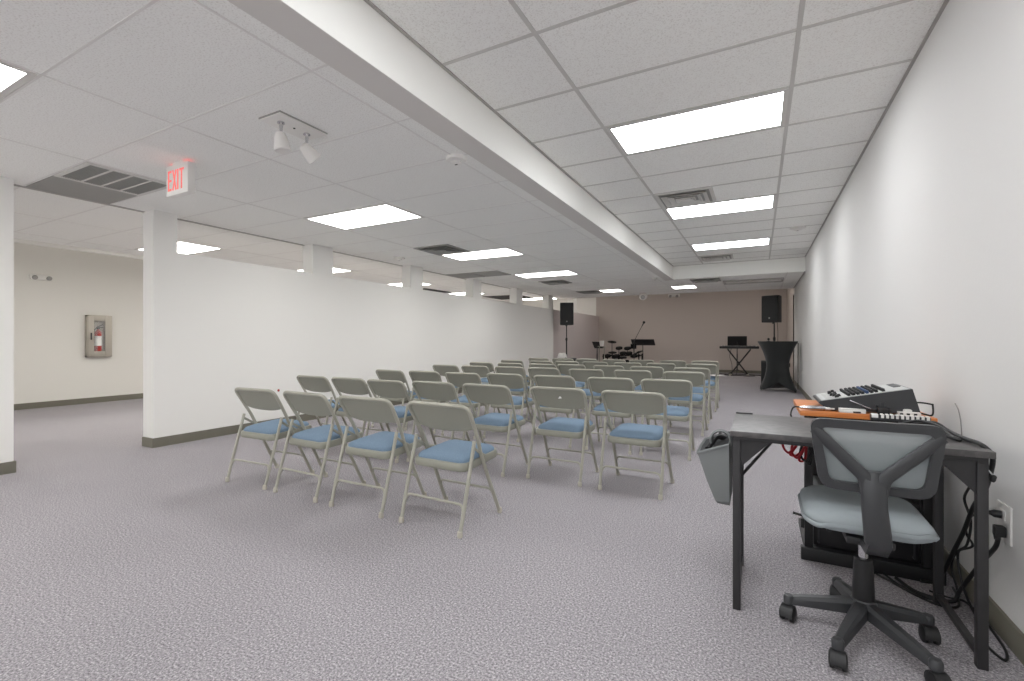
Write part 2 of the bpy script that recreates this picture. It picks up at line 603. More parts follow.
for x0, y0, lab in ((-8.0417, 3.39, 'light panel beyond the partition, beside the tall end post'),
                    (-8.0417, 5.828, 'light panel beyond the partition, behind the first post on top'),
                    (-8.0417, 8.267, 'light panel beyond the partition, behind the second post on top'),
                    (-8.0417, 10.706, 'light panel beyond the partition, behind the third post on top'),
                    (-6.8225, 13.144, 'thin light panel beyond the partition, between fourth and fifth posts'),
                    (-8.0417, 0.95, 'light panel beyond the partition, hidden left of the opening')):
    ceiling_light(lab, x0, x0 + 1.2192, y0, y0 + G, ZL if y0 < 13.1 else ZL, M_EFAR, gl)
for x0, lab in ((-1.2, 'added light panel in high ceiling over the keyboard stage, hidden by the low ceiling edge'), (-4.6, 'added light panel in the high ceiling over the drums, hidden by the low ceiling edge')):
    ceiling_light(lab, x0, x0 + 1.2192, 14.6, 14.6 + G, ZHI - 0.05, M_STAGEFILL, 'added light panels over the stage')  # hidden panels added to brighten the stage end
ceiling_light('added light panel in the high ceiling beyond the partition, level with the drums', -8.0, -6.78, 14.9, 14.9 + G, ZHI - 0.05, M_EBACK, 'added light panels over the stage')  # hidden panel added to light the area behind the partition
# unlit troffer over the stage front
t = thing('ceiling_light', 'unlit grey light panel in the low ceiling before the stage', 'ceiling light', (-0.1168, 11.62, ZL))
fr = MB()
for a in ((-0.59, 0.59, -0.29, -0.25), (-0.59, 0.59, 0.25, 0.29), (-0.59, -0.55, -0.25, 0.25), (0.55, 0.59, -0.25, 0.25)):
    fr.box(*a, -0.03, 0.0)
fr.build('frame', M_GRIDDARK, t)
MB().box(-0.55, 0.55, -0.25, 0.25, -0.012, -0.002).build('diffuser', M_SOFFIT, t)


def square_vent(label, cx, cy, z, dark=False, group='square air vents in the ceiling'):
    t = thing('air_vent', label, 'air vent', (cx, cy, z), 0, group)
    MB().box(-0.27, 0.27, -0.27, 0.27, -0.003, 0).build('backing', M_VENT if not dark else M_VENTDK, t)
    fr, lv = MB(), MB()

    def ring(m, a, b, z0, z1):
        # sloping square louvre between half-widths a (low, outside) and b (high, inside)
        q = lambda h, zz: [(-h, -h, zz), (h, -h, zz), (h, h, zz), (-h, h, zz)]
        A, B, Cc, D = q(a, z0), q(b, z1), q(b - 0.004, z1), q(a - 0.004, z0 - 0.003)
        m.loft([A, B, Cc, D, A], cap=False)
    for s in ((-0.295, 0.295, -0.295, -0.26), (-0.295, 0.295, 0.26, 0.295), (-0.295, -0.26, -0.26, 0.26), (0.26, 0.295, -0.26, 0.26)):
        fr.box(*s, -0.012, 0)
    fr.build('frame', M_VENT if dark else M_VENTW, t)
    for a in (0.235, 0.17, 0.105):
        ring(lv, a, a - 0.045, -0.03, -0.006)
    lv.box(-0.05, 0.05, -0.05, 0.05, -0.022, -0.016)
    lv.build('louver', M_VENTDK if dark else M_VENTW, t)
    return t


square_vent('square air vent in the raised bay beside the second light panel', xa + 0.31, 5.562, ZB)
square_vent('square air vent in the raised bay right before its end face', xa + 0.31, 9.83, ZB)
square_vent('small dark air vent in the low ceiling over the chair rows', -4.08, 5.523, ZL, True)
square_vent('air vent in the low ceiling past the third light panel in line', -4.08, 9.79, ZL, True)
square_vent('dark air vent of the low ceiling just behind the bay end', -1.031, 11.01, ZL, True)
square_vent('air vent beside the small square light on the drum side', -4.08, 12.23, ZL, True)

# big return vent: perforated half and louvred half
t = thing('air_vent', 'large grey return vent beside the exit sign, half louvred', 'air vent', (-4.994, 1.865, ZL))
MB().box(-0.59, 0.0, -0.29, 0.29, -0.006, 0).build('perforated_panel', M_VENT, t)
fr = MB()
for s in ((0.0, 0.59, -0.295, -0.265), (0.0, 0.59, 0.265, 0.295), (0.0, 0.03, -0.265, 0.265), (0.56, 0.59, -0.265, 0.265)):
    fr.box(*s, -0.012, 0)
for i in range(1, 4):
    y = -0.265 + 0.53 * i / 4
    fr.box(0.03, 0.56, y - 0.009, y + 0.009, -0.012, 0)
fr.build('frame', M_VENTW, t)
lv = MB()
lv.box(0.03, 0.56, -0.265, 0.265, -0.002, 0)
for i in range(36):
    y = -0.26 + 0.52 * i / 35
    lv.box(0.03, 0.56, y - 0.003, y + 0.003, -0.009, -0.001)
lv.build('louver', M_VENTDK, t)
for x0, lab in ((-5.59, 'grey perforated return panel at the partition, third post'), (-4.98, 'grey perforated return panel next to the light over the chairs')):
    t = thing('air_vent', lab, 'air vent', (x0 + 0.29, 7.96, ZL), 0, 'grey return panels')
    MB().box(-0.28, 0.28, -0.29, 0.29, -0.006, 0).build('perforated_panel', M_VENT, t)
    fr = MB()
    for s in ((-0.29, 0.29, -0.3, -0.28), (-0.29, 0.29, 0.28, 0.3), (-0.29, -0.27, -0.28, 0.28), (0.27, 0.29, -0.28, 0.28)):
        fr.box(*s, -0.009, 0)
    fr.build('frame', M_VENT, t)
# black grilles over the area beyond the partition
for cx, cy, w, d, lab in ((-6.75, 12.55, 0.6, 0.58, 'black ceiling grille beyond the partition, beside the fourth post'),
                          (-7.75, 9.95, 0.3, 0.58, 'narrow black ceiling grille beyond the partition, between second and third posts')):
    t = thing('air_vent', lab, 'air vent', (cx, cy, ZL), 0)
    MB().box(-w + 0.02, w - 0.02, -d + 0.02, d - 0.02, -0.004, 0).build('grille', M_VENTBK, t)
    fr = MB()
    for s in ((-w, w, -d, -d + 0.02), (-w, w, d - 0.02, d), (-w, -w + 0.02, -d, d), (w - 0.02, w, -d, d)):
        fr.box(*s, -0.01, 0)
    fr.build('frame', M_BLACK, t)

# exit sign
t = thing('exit_sign', 'white box exit sign with glowing red letters hanging from the ceiling', 'exit sign', (-3.81, 1.905, ZL))
sw = 0.145
MB().box(-0.07, 0.07, -0.02, 0.02, -0.02, 0.0, 0.004).build('canopy', M_WHITEP, t)
MB().box(-sw, sw, -0.025, 0.03, -0.245, -0.02, 0.006).build('housing', M_WHITEP, t)
MB().box(-sw + 0.02, sw - 0.02, -0.01, 0.015, -0.0195, -0.014).build('top_lamp', M_EXITTOP, t)
lt = MB()
lw, lh, st = 0.048, 0.15, 0.016
zb_ = -0.21


def bar(m, x0, z0, x1, z1, w):
    d = Vector((x1 - x0, 0, z1 - z0))
    n = Vector((-d.z, 0, d.x)).normalized() * (w / 2)
    a, b = Vector((x0, 0, z0)), Vector((x1, 0, z1))
    ring = [a + n, b + n, b - n, a - n]
    m.loft([[p + Vector((0, -0.0275, 0)) for p in ring], [p + Vector((0, -0.0245, 0)) for p in ring]])


x = -0.118
bar(lt, x + st / 2, zb_, x + st / 2, zb_ + lh, st)
for zz in (zb_ + st / 2, zb_ + lh / 2, zb_ + lh - st / 2):
    bar(lt, x + st, zz, x + lw, zz, st)
x += 0.063
bar(lt, x + 0.004, zb_, x + lw, zb_ + lh, st)
bar(lt, x + lw, zb_, x + 0.004, zb_ + lh, st)
x += 0.072
bar(lt, x, zb_, x, zb_ + lh, st)
x += 0.025
bar(lt, x + lw / 2, zb_, x + lw / 2, zb_ + lh - st, st)
bar(lt, x - 0.004, zb_ + lh - st / 2, x + lw + 0.006, zb_ + lh - st / 2, st)
lt.build('lettering', M_EXIT, t)


# twin-head emergency light in the near ceiling
def lamp_head(m, p, d):
    """a stubby bullet lamp: starts at p, points along d"""
    d = Vector(d).normalized()
    m.lathe([(0.0, -0.04), (0.026, -0.034), (0.036, -0.012), (0.044, 0.035), (0.05, 0.07), (0.045, 0.075), (0.0, 0.06)], p, 18, d)


t = thing('emergency_light', 'white twin-head emergency light on a plate in the near ceiling', 'emergency light', (-2.538, 1.91, ZL))
MB().box(-0.095, 0.095, -0.165, 0.165, -0.016, -0.008, 0.003).build('plate', M_WHITEP, t)
MB().box(-0.098, 0.098, -0.168, 0.168, -0.008, 0).build('shade_rim', M_VENT, t)  # grey rim stands in for the shadow gap round the plate
MB().cyl((0, 0.0, -0.019), (0, 0.0, -0.014), 0.007).build('indicator', M_BLACK, t)
for dy, d in ((-0.09, (0.1, 0.1, -1)), (0.09, (0.15, 0.75, -0.6))):
    nk = MB()
    nk.lathe([(0.02, 0), (0.022, -0.008), (0.012, -0.016), (0.008, -0.05), (0.008, -0.075)], (0, dy, -0.015), 12)
    nk.build('swivel', M_CHROME, t)
    hd = MB()
    lamp_head(hd, (0.0, dy, -0.115), d)
    hd.build('lamp_head', M_WHITEP, t)

# smoke detectors and other ceiling dots
def detector(label, x, y, z, r, name='smoke_detector', cat='smoke detector'):
    t = thing(name, label, cat, (x, y, z))
    MB().lathe([(r, 0), (r, -0.012), (r * 0.93, -0.022), (r * 0.6, -0.03), (0, -0.031)], (0, 0, 0), 24).build('base', M_WHITEP, t)
    MB().lathe([(r * 0.5, -0.029), (r * 0.5, -0.04), (r * 0.3, -0.048), (0, -0.048)], (0, 0, 0), 20).build('cap', M_WHITEP, t)
    MB().box(-0.012, 0.008, -0.004, 0.004, -0.051, -0.047).build('indicator', M_BLACK, t)


detector('round white smoke detector in the low ceiling beside the beam', -1.943, 2.80, ZL, 0.075)
detector('small white smoke detector above the partition between first and second posts', -5.1, 5.75, ZL, 0.09)
detector('flat white round disc in the raised bay next to the right wall', 0.49, 7.75, ZB, 0.1, 'ceiling_disc', 'ceiling disc')
detector('tiny white sprinkler plate at the far end of the beam soffit', -1.95, 10.15, ZL, 0.05, 'sprinkler', 'sprinkler')

# round lamp hanging at the edge of the low ceiling and twin light high on the back wall
t = thing('spot_lamp', 'round white lamp hanging at the low ceiling edge before the drums', 'lamp', (-2.87, 13.3, ZL))
MB().lathe([(0.07, 0), (0.07, -0.015), (0.02, -0.03), (0.02, -0.06)], (0, 0, 0), 16).build('mount', M_WHITEP, t)
MB().lathe([(0.0, 0.1), (0.07, 0.09), (0.11, 0.04), (0.115, -0.02), (0.095, -0.06), (0.06, -0.09), (0, -0.1)], (0, -0.02, -0.08), 20, (0.1, -1, -0.35)).build('lamp_shade', M_WHITEP, t)
MB().lathe([(0.06, 0), (0.06, 0.012), (0, 0.02)], (0.012, -0.125, -0.117), 16, (0.1, -1, -0.35)).build('lens', M_VENT, t)
p = at(674, 295.5, YK - 0.03)
t = thing('emergency_light', 'white twin-head emergency light high on the taupe back wall', 'emergency light', (p.x, YK, p.z))
MB().box(-0.2, 0.2, -0.05, 0, -0.05, 0.05, 0.01).build('housing', M_WHITEP, t)
for sx in (-0.11, 0.11):
    hd = MB()
    lamp_head(hd, (sx, -0.08, -0.015), (sx * 0.8, -1, -0.4))
    hd.build('lamp_head', M_VENT, t)

# ------------------------------------------------------------------ left opening: extinguisher cabinet and wall light
t = thing('extinguisher_cabinet', 'steel fire extinguisher cabinet with glass door on the cream wall', 'cabinet', (XL, 3.80, 0.80))
H_, W_ = 0.725, 0.175
bx = MB()
bx.box(0.0, 0.012, -W_ + 0.03, W_ - 0.03, 0.03, H_ - 0.03)
bx.box(0.0, 0.09, -W_, -W_ + 0.03, 0, H_, 0.004)
bx.box(0.0, 0.09, W_ - 0.03, W_, 0, H_, 0.004)
bx.box(0.0, 0.09, -W_, W_, 0, 0.03, 0.004)
bx.box(0.0, 0.09, -W_, W_, H_ - 0.03, H_, 0.004)
bx.build('body', M_STEEL, t)
dr = MB()
for s in ((-W_ + 0.01, -0.085, 0.01, H_ - 0.01), (0.07, W_ - 0.01, 0.01, H_ - 0.01), (-0.085, 0.07, 0.01, 0.1), (-0.085, 0.07, H_ - 0.1, H_ - 0.01)):
    dr.box(0.088, 0.106, s[0], s[1], s[2], s[3], 0.002)
dr_o = dr.build('door', M_STEEL, t)
MB().box(0.094, 0.097, -0.085, 0.07, 0.1, H_ - 0.1).build('pane', M_PANE, dr_o)
MB().box(0.106, 0.118, -0.135, -0.115, 0.3, 0.42, 0.003).build('handle', M_DKGREY, dr_o)
t = thing('fire_extinguisher', 'red fire extinguisher with white label inside the glass-door cabinet', 'fire extinguisher', (XL + 0.05, 3.79, 0.835))
MB().lathe([(0.03, 0), (0.05, 0.01), (0.052, 0.03), (0.052, 0.36), (0.045, 0.4), (0.02, 0.43), (0.018, 0.45)], (0, 0, 0), 20).build('cylinder', M_RED, t)
MB().lathe([(0.0533, 0.16), (0.0533, 0.33)], (0, 0, 0), 20).build('label_band', M_PAPER, t)
vv = MB()
vv.box(-0.015, 0.015, -0.02, 0.02, 0.45, 0.49, 0.004)
vv.tube([(0, -0.01, 0.49), (0.0, 0.07, 0.53)], 0.008)
vv.tube([(0, -0.01, 0.475), (0.0, 0.07, 0.485)], 0.007)
vv.build('valve', M_DKGREY, t)
MB().tube(smooth([(0, -0.02, 0.47), (0, -0.05, 0.44), (0, -0.056, 0.38), (0, -0.056, 0.3)]), 0.007).build('hose', M_BLACK, t)
t = thing('emergency_light', 'oblong white emergency light with two lamps on the cream wall', 'emergency light', (XL, 3.07, 2.06))
MB().box(0, 0.05, -0.135, 0.135, 0.0, 0.085, 0.015, 3).build('housing', M_WHITEP, t)
for sy in (-0.085, 0.085):
    MB().lathe([(0.0, 0.02), (0.032, 0.018), (0.036, 0), (0.03, -0.012)], (0.06, sy, 0.035), 14, (1, 0, -0.3)).build('lamp_head', M_VENT, t)

# small marks on the partition
t = tag(MB().lathe([(0.016, 0), (0.016, 0.004), (0.008, 0.008), (0, 0.0085)], (0, 0, 0), 14, (1, 0, 0)).build('wall_button', M_RED, None, (XP, 3.85, 0.45)),
        'tiny round red button on the white partition behind the short chair row', 'wall button')
t = tag(MB().box(0, 0.008, -0.02, 0.02, -0.012, 0.012, 0.003).build('wall_plate', M_PAPER, None, (XP, 4.12, 0.45)),
        'tiny white plate on the partition next to the red button', 'wall plate')


# ------------------------------------------------------------------ folding chairs
def fy(z):
    """depth of the back and front-leg tube at height z"""
    P = [(0.0, 0.43), (0.385, 0.24), (0.50, 0.188), (0.67, 0.088), (0.72, 0.055)]
    for (z0, y0), (z1, y1) in zip(P[:-1], P[1:]):
        if z <= z1:
            return y0 + (y1 - y0) * (z - z0) / (z1 - z0)
    return P[-1][1]


def make_chair():
    t = thing('folding_chair', 'x', 'chair')
    R = 0.0115
    hx = 0.203
    # backrest frame: an upside-down U from pivot to pivot
    ht = 0.226
    pts = [(-hx, fy(0.42), 0.42), (-hx - 0.006, fy(0.5), 0.5), (-hx - 0.016, fy(0.60), 0.60), (-ht, fy(0.712), 0.712), (ht, fy(0.712), 0.712), (hx + 0.016, fy(0.60), 0.60), (hx + 0.006, fy(0.5), 0.5), (hx, fy(0.42), 0.42)]
    MB().tube(fillet(pts, 0.055, 6), R, 10).build('back_frame', M_TUBE, t, angle=1.2)

    def panel(u, v):
        xx = (u - 0.5) * 2
        e = abs(xx) ** 3
        zlo = 0.545 + 0.03 * e
        ztop = 0.712 - 0.03 * max(0, abs(xx) - 0.75) / 0.25
        z = zlo + (ztop - zlo) * v
        return (xx * (hx + 0.012 + 0.011 * (z - 0.56) / 0.15), fy(z) - 0.008 * (1 - xx * xx) + 0.001, z)
    MB().sheet(panel, 14, 6, (0, 0.012, 0)).build('backrest', M_CHAIRBACK, t)
    # front legs carry on from the frame
    for s in (-1, 1):
        lg = MB().tube([(s * hx, fy(0.425), 0.425), (s * hx, fy(0.385), 0.385), (s * 0.206, fy(0.2), 0.2), (s * 0.212, 0.425, 0.012)], R, 10).build('leg', M_TUBE, t, angle=1.2)
        MB().lathe([(0.013, 0), (0.016, 0.004), (0.0155, 0.02), (0.0135, 0.034)], (s * 0.212, 0.427, 0), 10).build('foot_cap', M_FOOT, lg)
    # rear legs
    for s in (-1, 1):
        lg = MB().tube([(s * 0.215, 0.0, 0.012), (s * 0.218, 0.035, 0.14), (s * 0.217, 0.138, 0.505)], R * 0.95, 10).build('leg', M_TUBE, t, angle=1.2)
        MB().lathe([(0.013, 0), (0.016, 0.004), (0.0155, 0.02), (0.0135, 0.034)], (s * 0.215, -0.001, 0), 10).build('foot_cap', M_FOOT, lg)
        # hinge link from rear leg to seat
        MB().tube([(s * 0.212, 0.128, 0.475), (s * 0.209, 0.19, 0.435), (s * 0.207, 0.27, 0.392)], 0.009, 8, flat=0.5).build('hinge_link', M_CHAIR, t)
    # stretchers with turned-down ends
    MB().tube(fillet([(-0.215, 0.03, 0.115), (-0.2, 0.042, 0.165), (0.2, 0.042, 0.165), (0.215, 0.03, 0.115)], 0.03, 4), 0.0075, 8).build('stretcher', M_TUBE, t, angle=1.2)
    MB().tube(fillet([(-0.207, 0.366, 0.125), (-0.192, 0.352, 0.17), (0.192, 0.352, 0.17), (0.207, 0.366, 0.125)], 0.03, 4), 0.0075, 8).build('stretcher', M_TUBE, t, angle=1.2)
    # seat pan with rolled skirt
    o0 = rrect(-0.193, 0.193, 0.073, 0.455, 0.05)
    o1 = rrect(-0.197, 0.197, 0.068, 0.460, 0.055)
    o2 = rrect(-0.184, 0.184, 0.082, 0.450, 0.05)

    def zz(y, z):
        return z - 0.010 + 0.05 * (y - 0.1)
    pan = MB()
    pan.loft([[(a, b, zz(b, 0.350)) for a, b in o2], [(a, b, zz(b, 0.346)) for a, b in o0], [(a, b, zz(b, 0.354)) for a, b in o1],
              [(a, b, zz(b, 0.380)) for a, b in o1], [(a, b, zz(b, 0.390)) for a, b in o0], [(a, b, zz(b, 0.392)) for a, b in o2]])
    st = pan.build('seat', M_CHAIR, t)
    # upholstered cushion, domed
    cu = MB()
    rings = []
    for k_, (ins, h) in enumerate(((0.0, 0.0), (0.0, 0.010), (0.010, 0.024), (0.045, 0.038), (0.095, 0.046), (0.15, 0.048))):
        rings.append([(a, b, zz(b, 0.391 + h)) for a, b in rrect(-0.184 + ins, 0.184 - ins, 0.085 + ins, 0.443 - ins, max(0.05 - ins * 0.2, 0.012))])
    cu.loft(rings)
    cu.build('cushion', M_BLUE, t, angle=1.2)
    return t


CH = [[(-3.385, 2.145), (-2.83, 2.145), (-2.245, 2.14), (-1.657, 2.138)],
      [(-4.08, 3.21), (-3.56, 3.21), (-3.05, 3.18), (-2.555, 3.25), (-2.01, 3.25), (-1.385, 3.30), (-0.80, 3.29)],
      [(-4.07, 4.33), (-3.56, 4.37), (-2.98, 4.33), (-2.49, 4.43), (-1.90, 4.43), (-1.30, 4.44), (-0.77, 4.47)],
      [(-4.15, 5.61), (-3.64, 5.63), (-3.07, 5.64), (-2.57, 5.66), (-1.96, 5.64), (-1.38, 5.69), (-0.78, 5.69)],
      [(-4.14, 6.61), (-3.58, 6.60), (-2.99, 6.58), (-2.54, 6.64), (-1.95, 6.62), (-1.40, 6.61), (-0.80, 6.58)],
      [(-4.08, 7.60), (-3.47, 7.57), (-3.0, 7.63), (-2.5, 7.68), (-1.93, 7.66), (-1.4, 7.69), (-0.8, 7.74)],
      [(-4.06, 8.76), (-3.51, 8.74), (-3.05, 8.86), (-2.47, 8.76), (-1.96, 8.84), (-1.39, 8.80), (-0.85, 8.88)]]
ROWN = ['the short back row', 'the sixth row from stage', 'the fifth row from stage', 'the fourth row from stage', 'the third row from stage', 'the second row from stage', 'the row nearest the stage']
ORD = ['first', 'second', 'third', 'fourth', 'fifth', 'sixth', 'seventh']
proto = make_chair()
first = True
for r, row in enumerate(CH):
    for i, (x, y) in enumerate(row):
        c = proto if first else copy_tree(proto)
        first = False
        c.location = (x - (0.014 if r == 0 else 0.008 if r == 1 else 0), y, 0)
        c.rotation_euler = (0, 0, math.radians(random.uniform(-2.0, 2.0) + (3 if (r, i) == (0, 0) else 0)))
        c['group'] = 'grey folding chairs in rows'
        pos = 'at the partition end' if i == 0 else ('at the aisle end' if i == len(row) - 1 else '%s from the partition' % ORD[i])
        c['label'] = 'grey folding chair with blue seat, %s of %s' % (pos, ROWN[r])
        if (r, i) == (1, 5):
            c['label'] = 'grey folding chair with a white scuff on its back, sixth row from stage'
            MB().loft([[(-0.0 + a, fy(0.645) - 0.0095, 0.63 + b) for a, b in ((0.0, 0), (0.03, 0.004), (0.026, 0.014), (0.016, 0.032), (0.011, 0.014))],
                       [(-0.0 + a, fy(0.645) - 0.0055, 0.63 + b) for a, b in ((0.0, 0), (0.03, 0.004), (0.026, 0.014), (0.016, 0.032), (0.011, 0.014))]]).build('scuff_mark', M_PAPER, c)
# sheet of paper lying over a seat edge
tag(MB().sheet(lambda u, v: (-0.11 + 0.22 * u, -0.14 + 0.28 * v, 0.012 * u * u - 0.03 * max(0, u - 0.5)), 4, 3, (0, 0, 0.0015)).build('paper_sheet', M_PAPER, None, (-0.665, 9.08, 0.462), rot=(0, 0, 0.5)),
    'white paper sheet lying over the seat edge of the last aisle chair', 'paper')

# ------------------------------------------------------------------ desk
DZ = 0.727
t = thing('desk', 'small black metal-legged desk beside the right wall', 'desk', (0.287, 2.305, 0))
hx_, hy = 0.388, 0.255
MB().box(-hx_, hx_, -hy, hy, DZ - 0.022, DZ, 0.002).build('tabletop', M_DESK, t)
for sx in (-1, 1):
    for sy in (-1, 1):
        a, b = sx * (hx_ - 0.022), sy * (hy - 0.045)
        MB().box(a - 0.0145, a + 0.0145, b - 0.0145, b + 0.0145, 0.0, DZ - 0.022, 0.003).build('leg', M_DESKEDGE, t)
    a = sx * (hx_ - 0.022)
    MB().box(a - 0.011, a + 0.011, -hy + 0.045, hy - 0.045, 0.03, 0.05, 0.002).build('foot_bar', M_DESKEDGE, t)
    MB().box(a - 0.012, a + 0.012, -hy + 0.03, hy - 0.03, DZ - 0.047, DZ - 0.022, 0.002).build('side_rail', M_DESKEDGE, t)
    # triangular gusset plate under the front edge
    MB().prism([(a - sx * 0.015, DZ - 0.024), (a - sx * 0.125, DZ - 0.024), (a - sx * 0.125, DZ - 0.034), (a - sx * 0.015, DZ - 0.15)], -hy + 0.040, -hy + 0.044).build('gusset', M_DESKEDGE, t)
MB().box(-hx_ + 0.03, hx_ - 0.03, -hy + 0.03, -hy + 0.05, DZ - 0.042, DZ - 0.022, 0.002).build('front_rail', M_DESKEDGE, t)
MB().box(-hx_ + 0.03, hx_ - 0.03, hy - 0.035, hy - 0.015, DZ - 0.05, DZ - 0.022, 0.002).build('rear_rail', M_DESKEDGE, t)
MB().tube([(-hx_ + 0.03, 0.2, 0.44), (-0.17, 0.2, DZ - 0.03)], 0.007, 8).build('brace', M_DESKEDGE, t)
MB().box(-hx_ + 0.002, -hx_ + 0.075, hy - 0.012, hy + 0.004, DZ - 0.004, DZ + 0.006, 0.002).build('cable_clip', M_DESKEDGE, t)

# grey bag hanging from the desk
t = thing('hanging_bag', 'grey felt storage bag hooked on the left side of the desk', 'bag', (-0.105, 2.29, 0.385))
bag = MB()
Wd = 0.13


def bring(z, xo, yo0, yo1, xi=-0.004):
    return [(xi, yo0, z[0]), (xo, yo0 + 0.01, z[1]), (xo - 0.004, (yo0 + yo1) / 2, z[1]), (xo, yo1 - 0.01, z[1]), (xi, yo1, z[0]), (xi, (yo0 + yo1) / 2, z[0])]


outer = [bring((0.0, 0.0), -0.052, -0.11, 0.11), bring((0.02, 0.015), -0.06, -0.13, 0.13), bring((0.12, 0.1), -0.09, -0.15, 0.15),
         bring((0.27, 0.22), -0.127, -0.165, 0.165)]
inner = [[(x + (0.006 if i in (1, 2, 3) else -0.004), y * 0.96, z) for i, (x, y, z) in enumerate(r_)] for r_ in reversed(outer)]
bag.loft(outer + [inner[0]], cap=False)
bag.loft([outer[0], [(x * 0.5 - 0.01, y * 0.5, z - 0.001) for x, y, z in outer[0]]])
bag.build('bag_body', M_BAG, t)
MB().loft(inner[0:3]).build('lining', M_BAGIN, t)
MB().tube([outer[3][i] for i in (0, 1, 2, 3, 4)], 0.005, 6).build('rim', M_BAG, t)
MB().tube([(-0.040 + 0.040 * math.cos(a_ * PI / 10), -0.09, 0.268 + 0.045 * math.sin(a_ * PI / 10)) for a_ in range(-2, 13)], 0.006, 8, flat=3.2).build('handle', M_BAG, t)
MB().tube(smooth([(-0.09, -0.12, 0.235), (-0.06, -0.05, 0.275), (-0.03, 0.02, 0.26), (-0.05, 0.1, 0.27), (-0.02, 0.05, 0.24)]), 0.012, 8).build('contents', M_BLACK, t)

# ------------------------------------------------------------------ equipment cart behind the desk
BZ = 0.742
t = thing('equipment_cart', 'black equipment cart with orange wooden top behind the desk', 'cart', (0.448, 2.95, 0))
MB().box(-0.268, 0.252, -0.25, 0.25, BZ - 0.026, BZ, 0.004).build('tabletop', M_WOOD, t)
for s in (-1, 1):
    MB().box(s * 0.228 - 0.018, s * 0.228 + 0.018, -0.215, -0.178, 0.06, BZ - 0.026, 0.003).build('leg', M_BLACK, t)
    MB().box(s * 0.17 - 0.018, s * 0.17 + 0.018, 0.175, 0.205, 0.06, BZ - 0.026, 0.003).build('leg', M_BLACK, t)
MB().box(-0.262, 0.285, -0.235, -0.195, 0.0, 0.062, 0.003).build('plinth', M_BLACK, t)
MB().box(-0.245, 0.245, -0.195, 0.21, 0.03, 0.06).build('shelf', M_BLACK, t)
MB().box(0.206, 0.246, -0.177, 0.205, 0.06, BZ - 0.026, 0.003).build('side_panel', M_BLACK, t)
MB().box(-0.152, 0.204, 0.185, 0.2, 0.06, BZ - 0.03).build('back_panel', M_BLACK, t)
MB().box(-0.262, -0.246, -0.215, -0.185, 0.15, 0.195, 0.003).build('latch', M_BLACK, t)
for z0, z1, lab, nk in ((0.062, 0.24, 'black rack amplifier on the bottom shelf of the cart', 2), (0.242, 0.33, 'thin black rack unit resting on the amplifier in the cart', 5)):
    r_ = thing('rack_unit', lab, 'audio rack unit', (0.448, 2.95, z0), 0, 'rack gear in the cart')
    MB().box(-0.195, 0.195, -0.165, 0.165, 0.001, z1 - z0 - 0.002, 0.003).build('case', M_BLACK, r_)
    MB().box(-0.205, 0.205, -0.172, -0.165, 0.001, z1 - z0 - 0.002, 0.001).build('front_panel', M_BLACKM, r_)
    for q in range(nk):
        MB().lathe([(0.012, 0), (0.011, 0.016), (0, 0.017)], (-0.14 + 0.28 * q / (nk - 1), -0.172, (z1 - z0) / 2), 12, (0, -1, 0)).build('knob', M_DKGREY, r_)
    for s in (-1, 1):
        MB().tube(fillet([(s * 0.185, -0.172, 0.02), (s * 0.185, -0.195, 0.02), (s * 0.185, -0.195, z1 - z0 - 0.02), (s * 0.185, -0.172, z1 - z0 - 0.02)], 0.01, 3), 0.004, 6).build('handle', M_DKGREY, r_)

# mixer: a wedge, low on the room side and high at the wall
t = thing('mixing_console', 'wedge-shaped black audio mixer with grey knob-covered top on the cart', 'audio mixer', (0.455, 2.89, BZ))
ym = 0.15
prof = [(-0.155, 0.008), (-0.193, 0.036), (-0.188, 0.046), (0.167, 0.123), (0.195, 0.018), (0.19, 0.008)]
MB().prism(prof, -ym, ym).build('body', M_DKGREY, t, angle=0.3)
sl = math.atan2(0.123 - 0.046, 0.167 + 0.188)
ca, sa = math.cos(sl), math.sin(sl)


def top(d, y, h=0.0):
    """a point on the sloping panel, d metres up the slope from its low edge"""
    return (-0.188 + d * ca - h * sa, y, 0.046 + d * sa + h * ca)


pn = MB()
pn.loft([[top(0.008, -ym + 0.006, 0), top(0.355, -ym + 0.006, 0), top(0.355, ym - 0.006, 0), top(0.008, ym - 0.006, 0)],
         [top(0.008, -ym + 0.006, 0.003), top(0.355, -ym + 0.006, 0.003), top(0.355, ym - 0.006, 0.003), top(0.008, ym - 0.006, 0.003)]])
pn.build('control_panel', M_PANELG, t)
kme = None
for rr_, d in enumerate((0.125, 0.145, 0.163, 0.181, 0.199, 0.217, 0.235, 0.262)):
    for ch_ in range(9):
        y = -ym + 0.03 + ch_ * 0.03
        p = top(d, y, 0.003)
        if kme is None:
            k_ = MB().lathe([(0.0068, 0), (0.0062, 0.013), (0.003, 0.0145), (0, 0.0145)], (0, 0, 0), 10)
            k0 = k_.build('knob', M_BLACK, t)
            kme = k0.data
            kb = kme.copy()
            kb.materials[0] = M_BLUEK
            o = k0
        else:
            o = bpy.data.objects.new('knob', kb if rr_ == 4 else kme)
            COL.objects.link(o)
            o.parent = t
        o.location = p
        o.rotation_euler = (0, -sl, 0)
